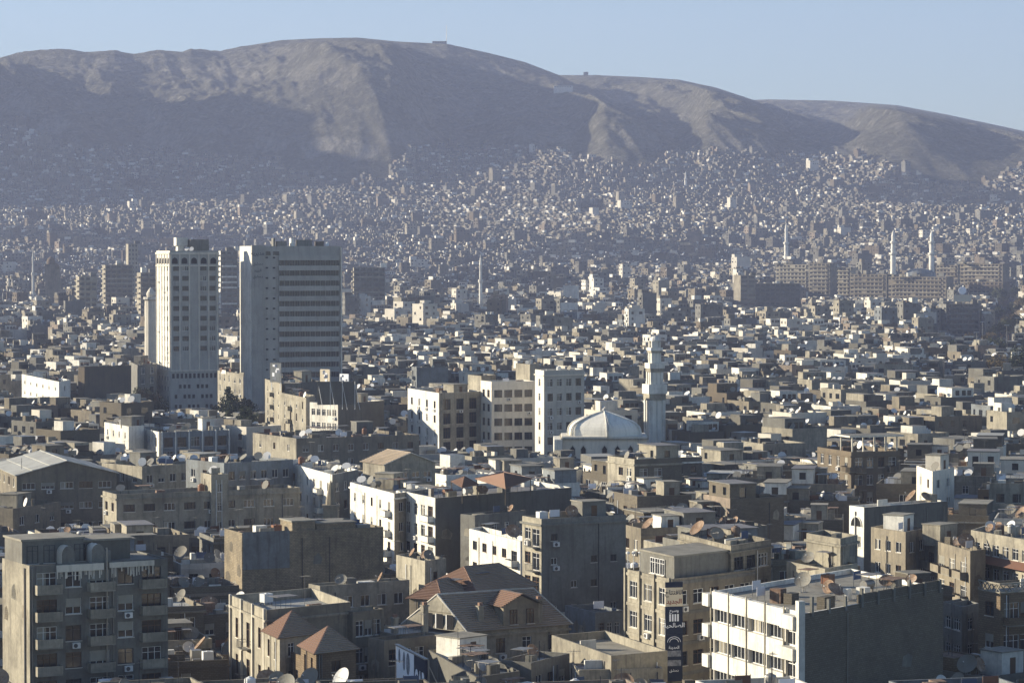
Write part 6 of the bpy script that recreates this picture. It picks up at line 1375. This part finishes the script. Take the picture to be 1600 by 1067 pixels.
for gx, gy, rx, ry in GROVES:     # dark tree groups in the far city
    ysamp = np.arange(1500, 4300, 6.0); xs_ = (gx-800)/F*ysamp; pz = terrain(xs_, ysamp); pp = proj(xs_, ysamp, pz)[1]; y0 = ysamp[np.argmin(abs(pp-gy))]; ya = ysamp[np.argmin(abs(pp-gy-ry))]; yb = ysamp[np.argmin(abs(pp-gy+ry))]; half = max(12, min(160, abs(yb-ya)/2))
    for _ in range(70):
        a, q_ = rs.uniform(0, 6.28), math.sqrt(rs.random()); yy = y0+q_*math.sin(a)*half; xx = (gx-800+q_*math.cos(a)*rx)/F*yy; z = T(xx, yy); cr = rs.uniform(2.2, 4)
        for _ in range(46):
            d_ = np.array([rs.gauss(0, 1), rs.gauss(0, 1), rs.gauss(0, 1)]); d_ = d_/np.linalg.norm(d_)*cr*rs.random()**.4; u_ = np.array([rs.gauss(0, 1), rs.gauss(0, 1), rs.gauss(0, 1)]); u_ /= np.linalg.norm(u_); v_ = np.cross(u_, [.3, .5, .8]); s1 = rs.uniform(.5, .9); c_ = np.array([xx, yy, z+4.5])+d_
            GV += [c_-u_*s1, c_+v_*s1*.7, c_+u_*s1, c_-v_*s1*.7]
gv = np.array(GV); tag(np_mesh('far_off_groves', gv, np.arange(len(gv)).reshape(-1, 4), None, ['leaf']), 'dark groves of trees among the far hillside houses', None, None, 'stuff')
CM = {k: [crown_mesh(k, s_) for s_ in range(3)] for k in ('round', 'bare', 'cypress')}; TM = trunk_mesh(6.5)
def tree(px, pyb, d_, sc_, kind, group):
    p = PD(px, d_); z = T(*p); o_, rel, s2 = locate('tree'+kind, p[0], p[1], z+6)
    nm = {'round': 'dark leafy tree', 'bare': 'brown thin-leaved tree', 'cypress': 'dark narrow cypress'}[kind]
    e = empty('cypress_tree' if kind == 'cypress' else 'tree', (p[0], p[1], z), '%s %s %s the %s' % (o_, nm, rel, s2), 'tree', group, U(0, 6)); e.scale = (sc_, sc_, sc_*U(.9, 1.15))
    link('trunk', TM, e); link('crown', random.choice(CM[kind]), e)
def cluster(px0, px1, d0, d1, n_, kinds, s0, s1, group):
    for _ in range(n_): tree(U(px0, px1), 0, U(d0, d1), U(s0, s1), random.choice(kinds), group)
cluster(352, 392, 640, 800, 12, ['round', 'bare', 'cypress'], 1.5, 2.2, 'trees below the wide tower')
cluster(206, 244, 800, 900, 9, ['round', 'bare'], 1.5, 2.0, 'trees left of the slim tower')
cluster(-10, 95, 1020, 1200, 26, ['round', 'bare'], 1.5, 2.1, 'dark trees at the left edge')
cluster(1545, 1610, 1000, 2400, 34, ['round', 'bare', 'round'], 1.5, 2.6, 'trees along the boulevard on the right')
cluster(1480, 1545, 1130, 1350, 16, ['round', 'bare'], 1.5, 2.2, 'trees in the square on the right')
cluster(575, 600, 700, 720, 2, ['bare'], 1.2, 1.5, 'trees left of the cream complex')
for i, (px, d_, h_) in enumerate(((1526, 1150, 22), (1535, 1300, 22), (1573, 1250, 22), (1589, 1300, 24), (1594, 1100, 16), (1541, 1050, 12), (1579, 1040, 14))):
    p = PD(px, d_); z = T(*p); m_ = MB(); m_.tube((0, 0, 0), (0, 0, h_), .2, 'metal', .1, 6); e = empty('light_mast', (p[0], p[1], z), 'tall thin light mast by the boulevard, %s from the left' % ['first', 'second', 'fourth', 'sixth', 'seventh', 'third', 'fifth'][i], 'lamp post', 'light masts by the boulevard'); m_.build('pole', e)
    m_ = MB(); m_.tube((-1, 0, h_), (1, 0, h_), .12, 'framew', n=5); m_.build('lamp_head', e)
for ob in sc.objects:
    if ob.get('label') and len(ob['label'].split()) > 16: ob['label'] = ob['label'].replace('in front of', 'before').replace('bare metal', 'metal')
bpy.context.view_layer.update()
print('objects', len(sc.objects))
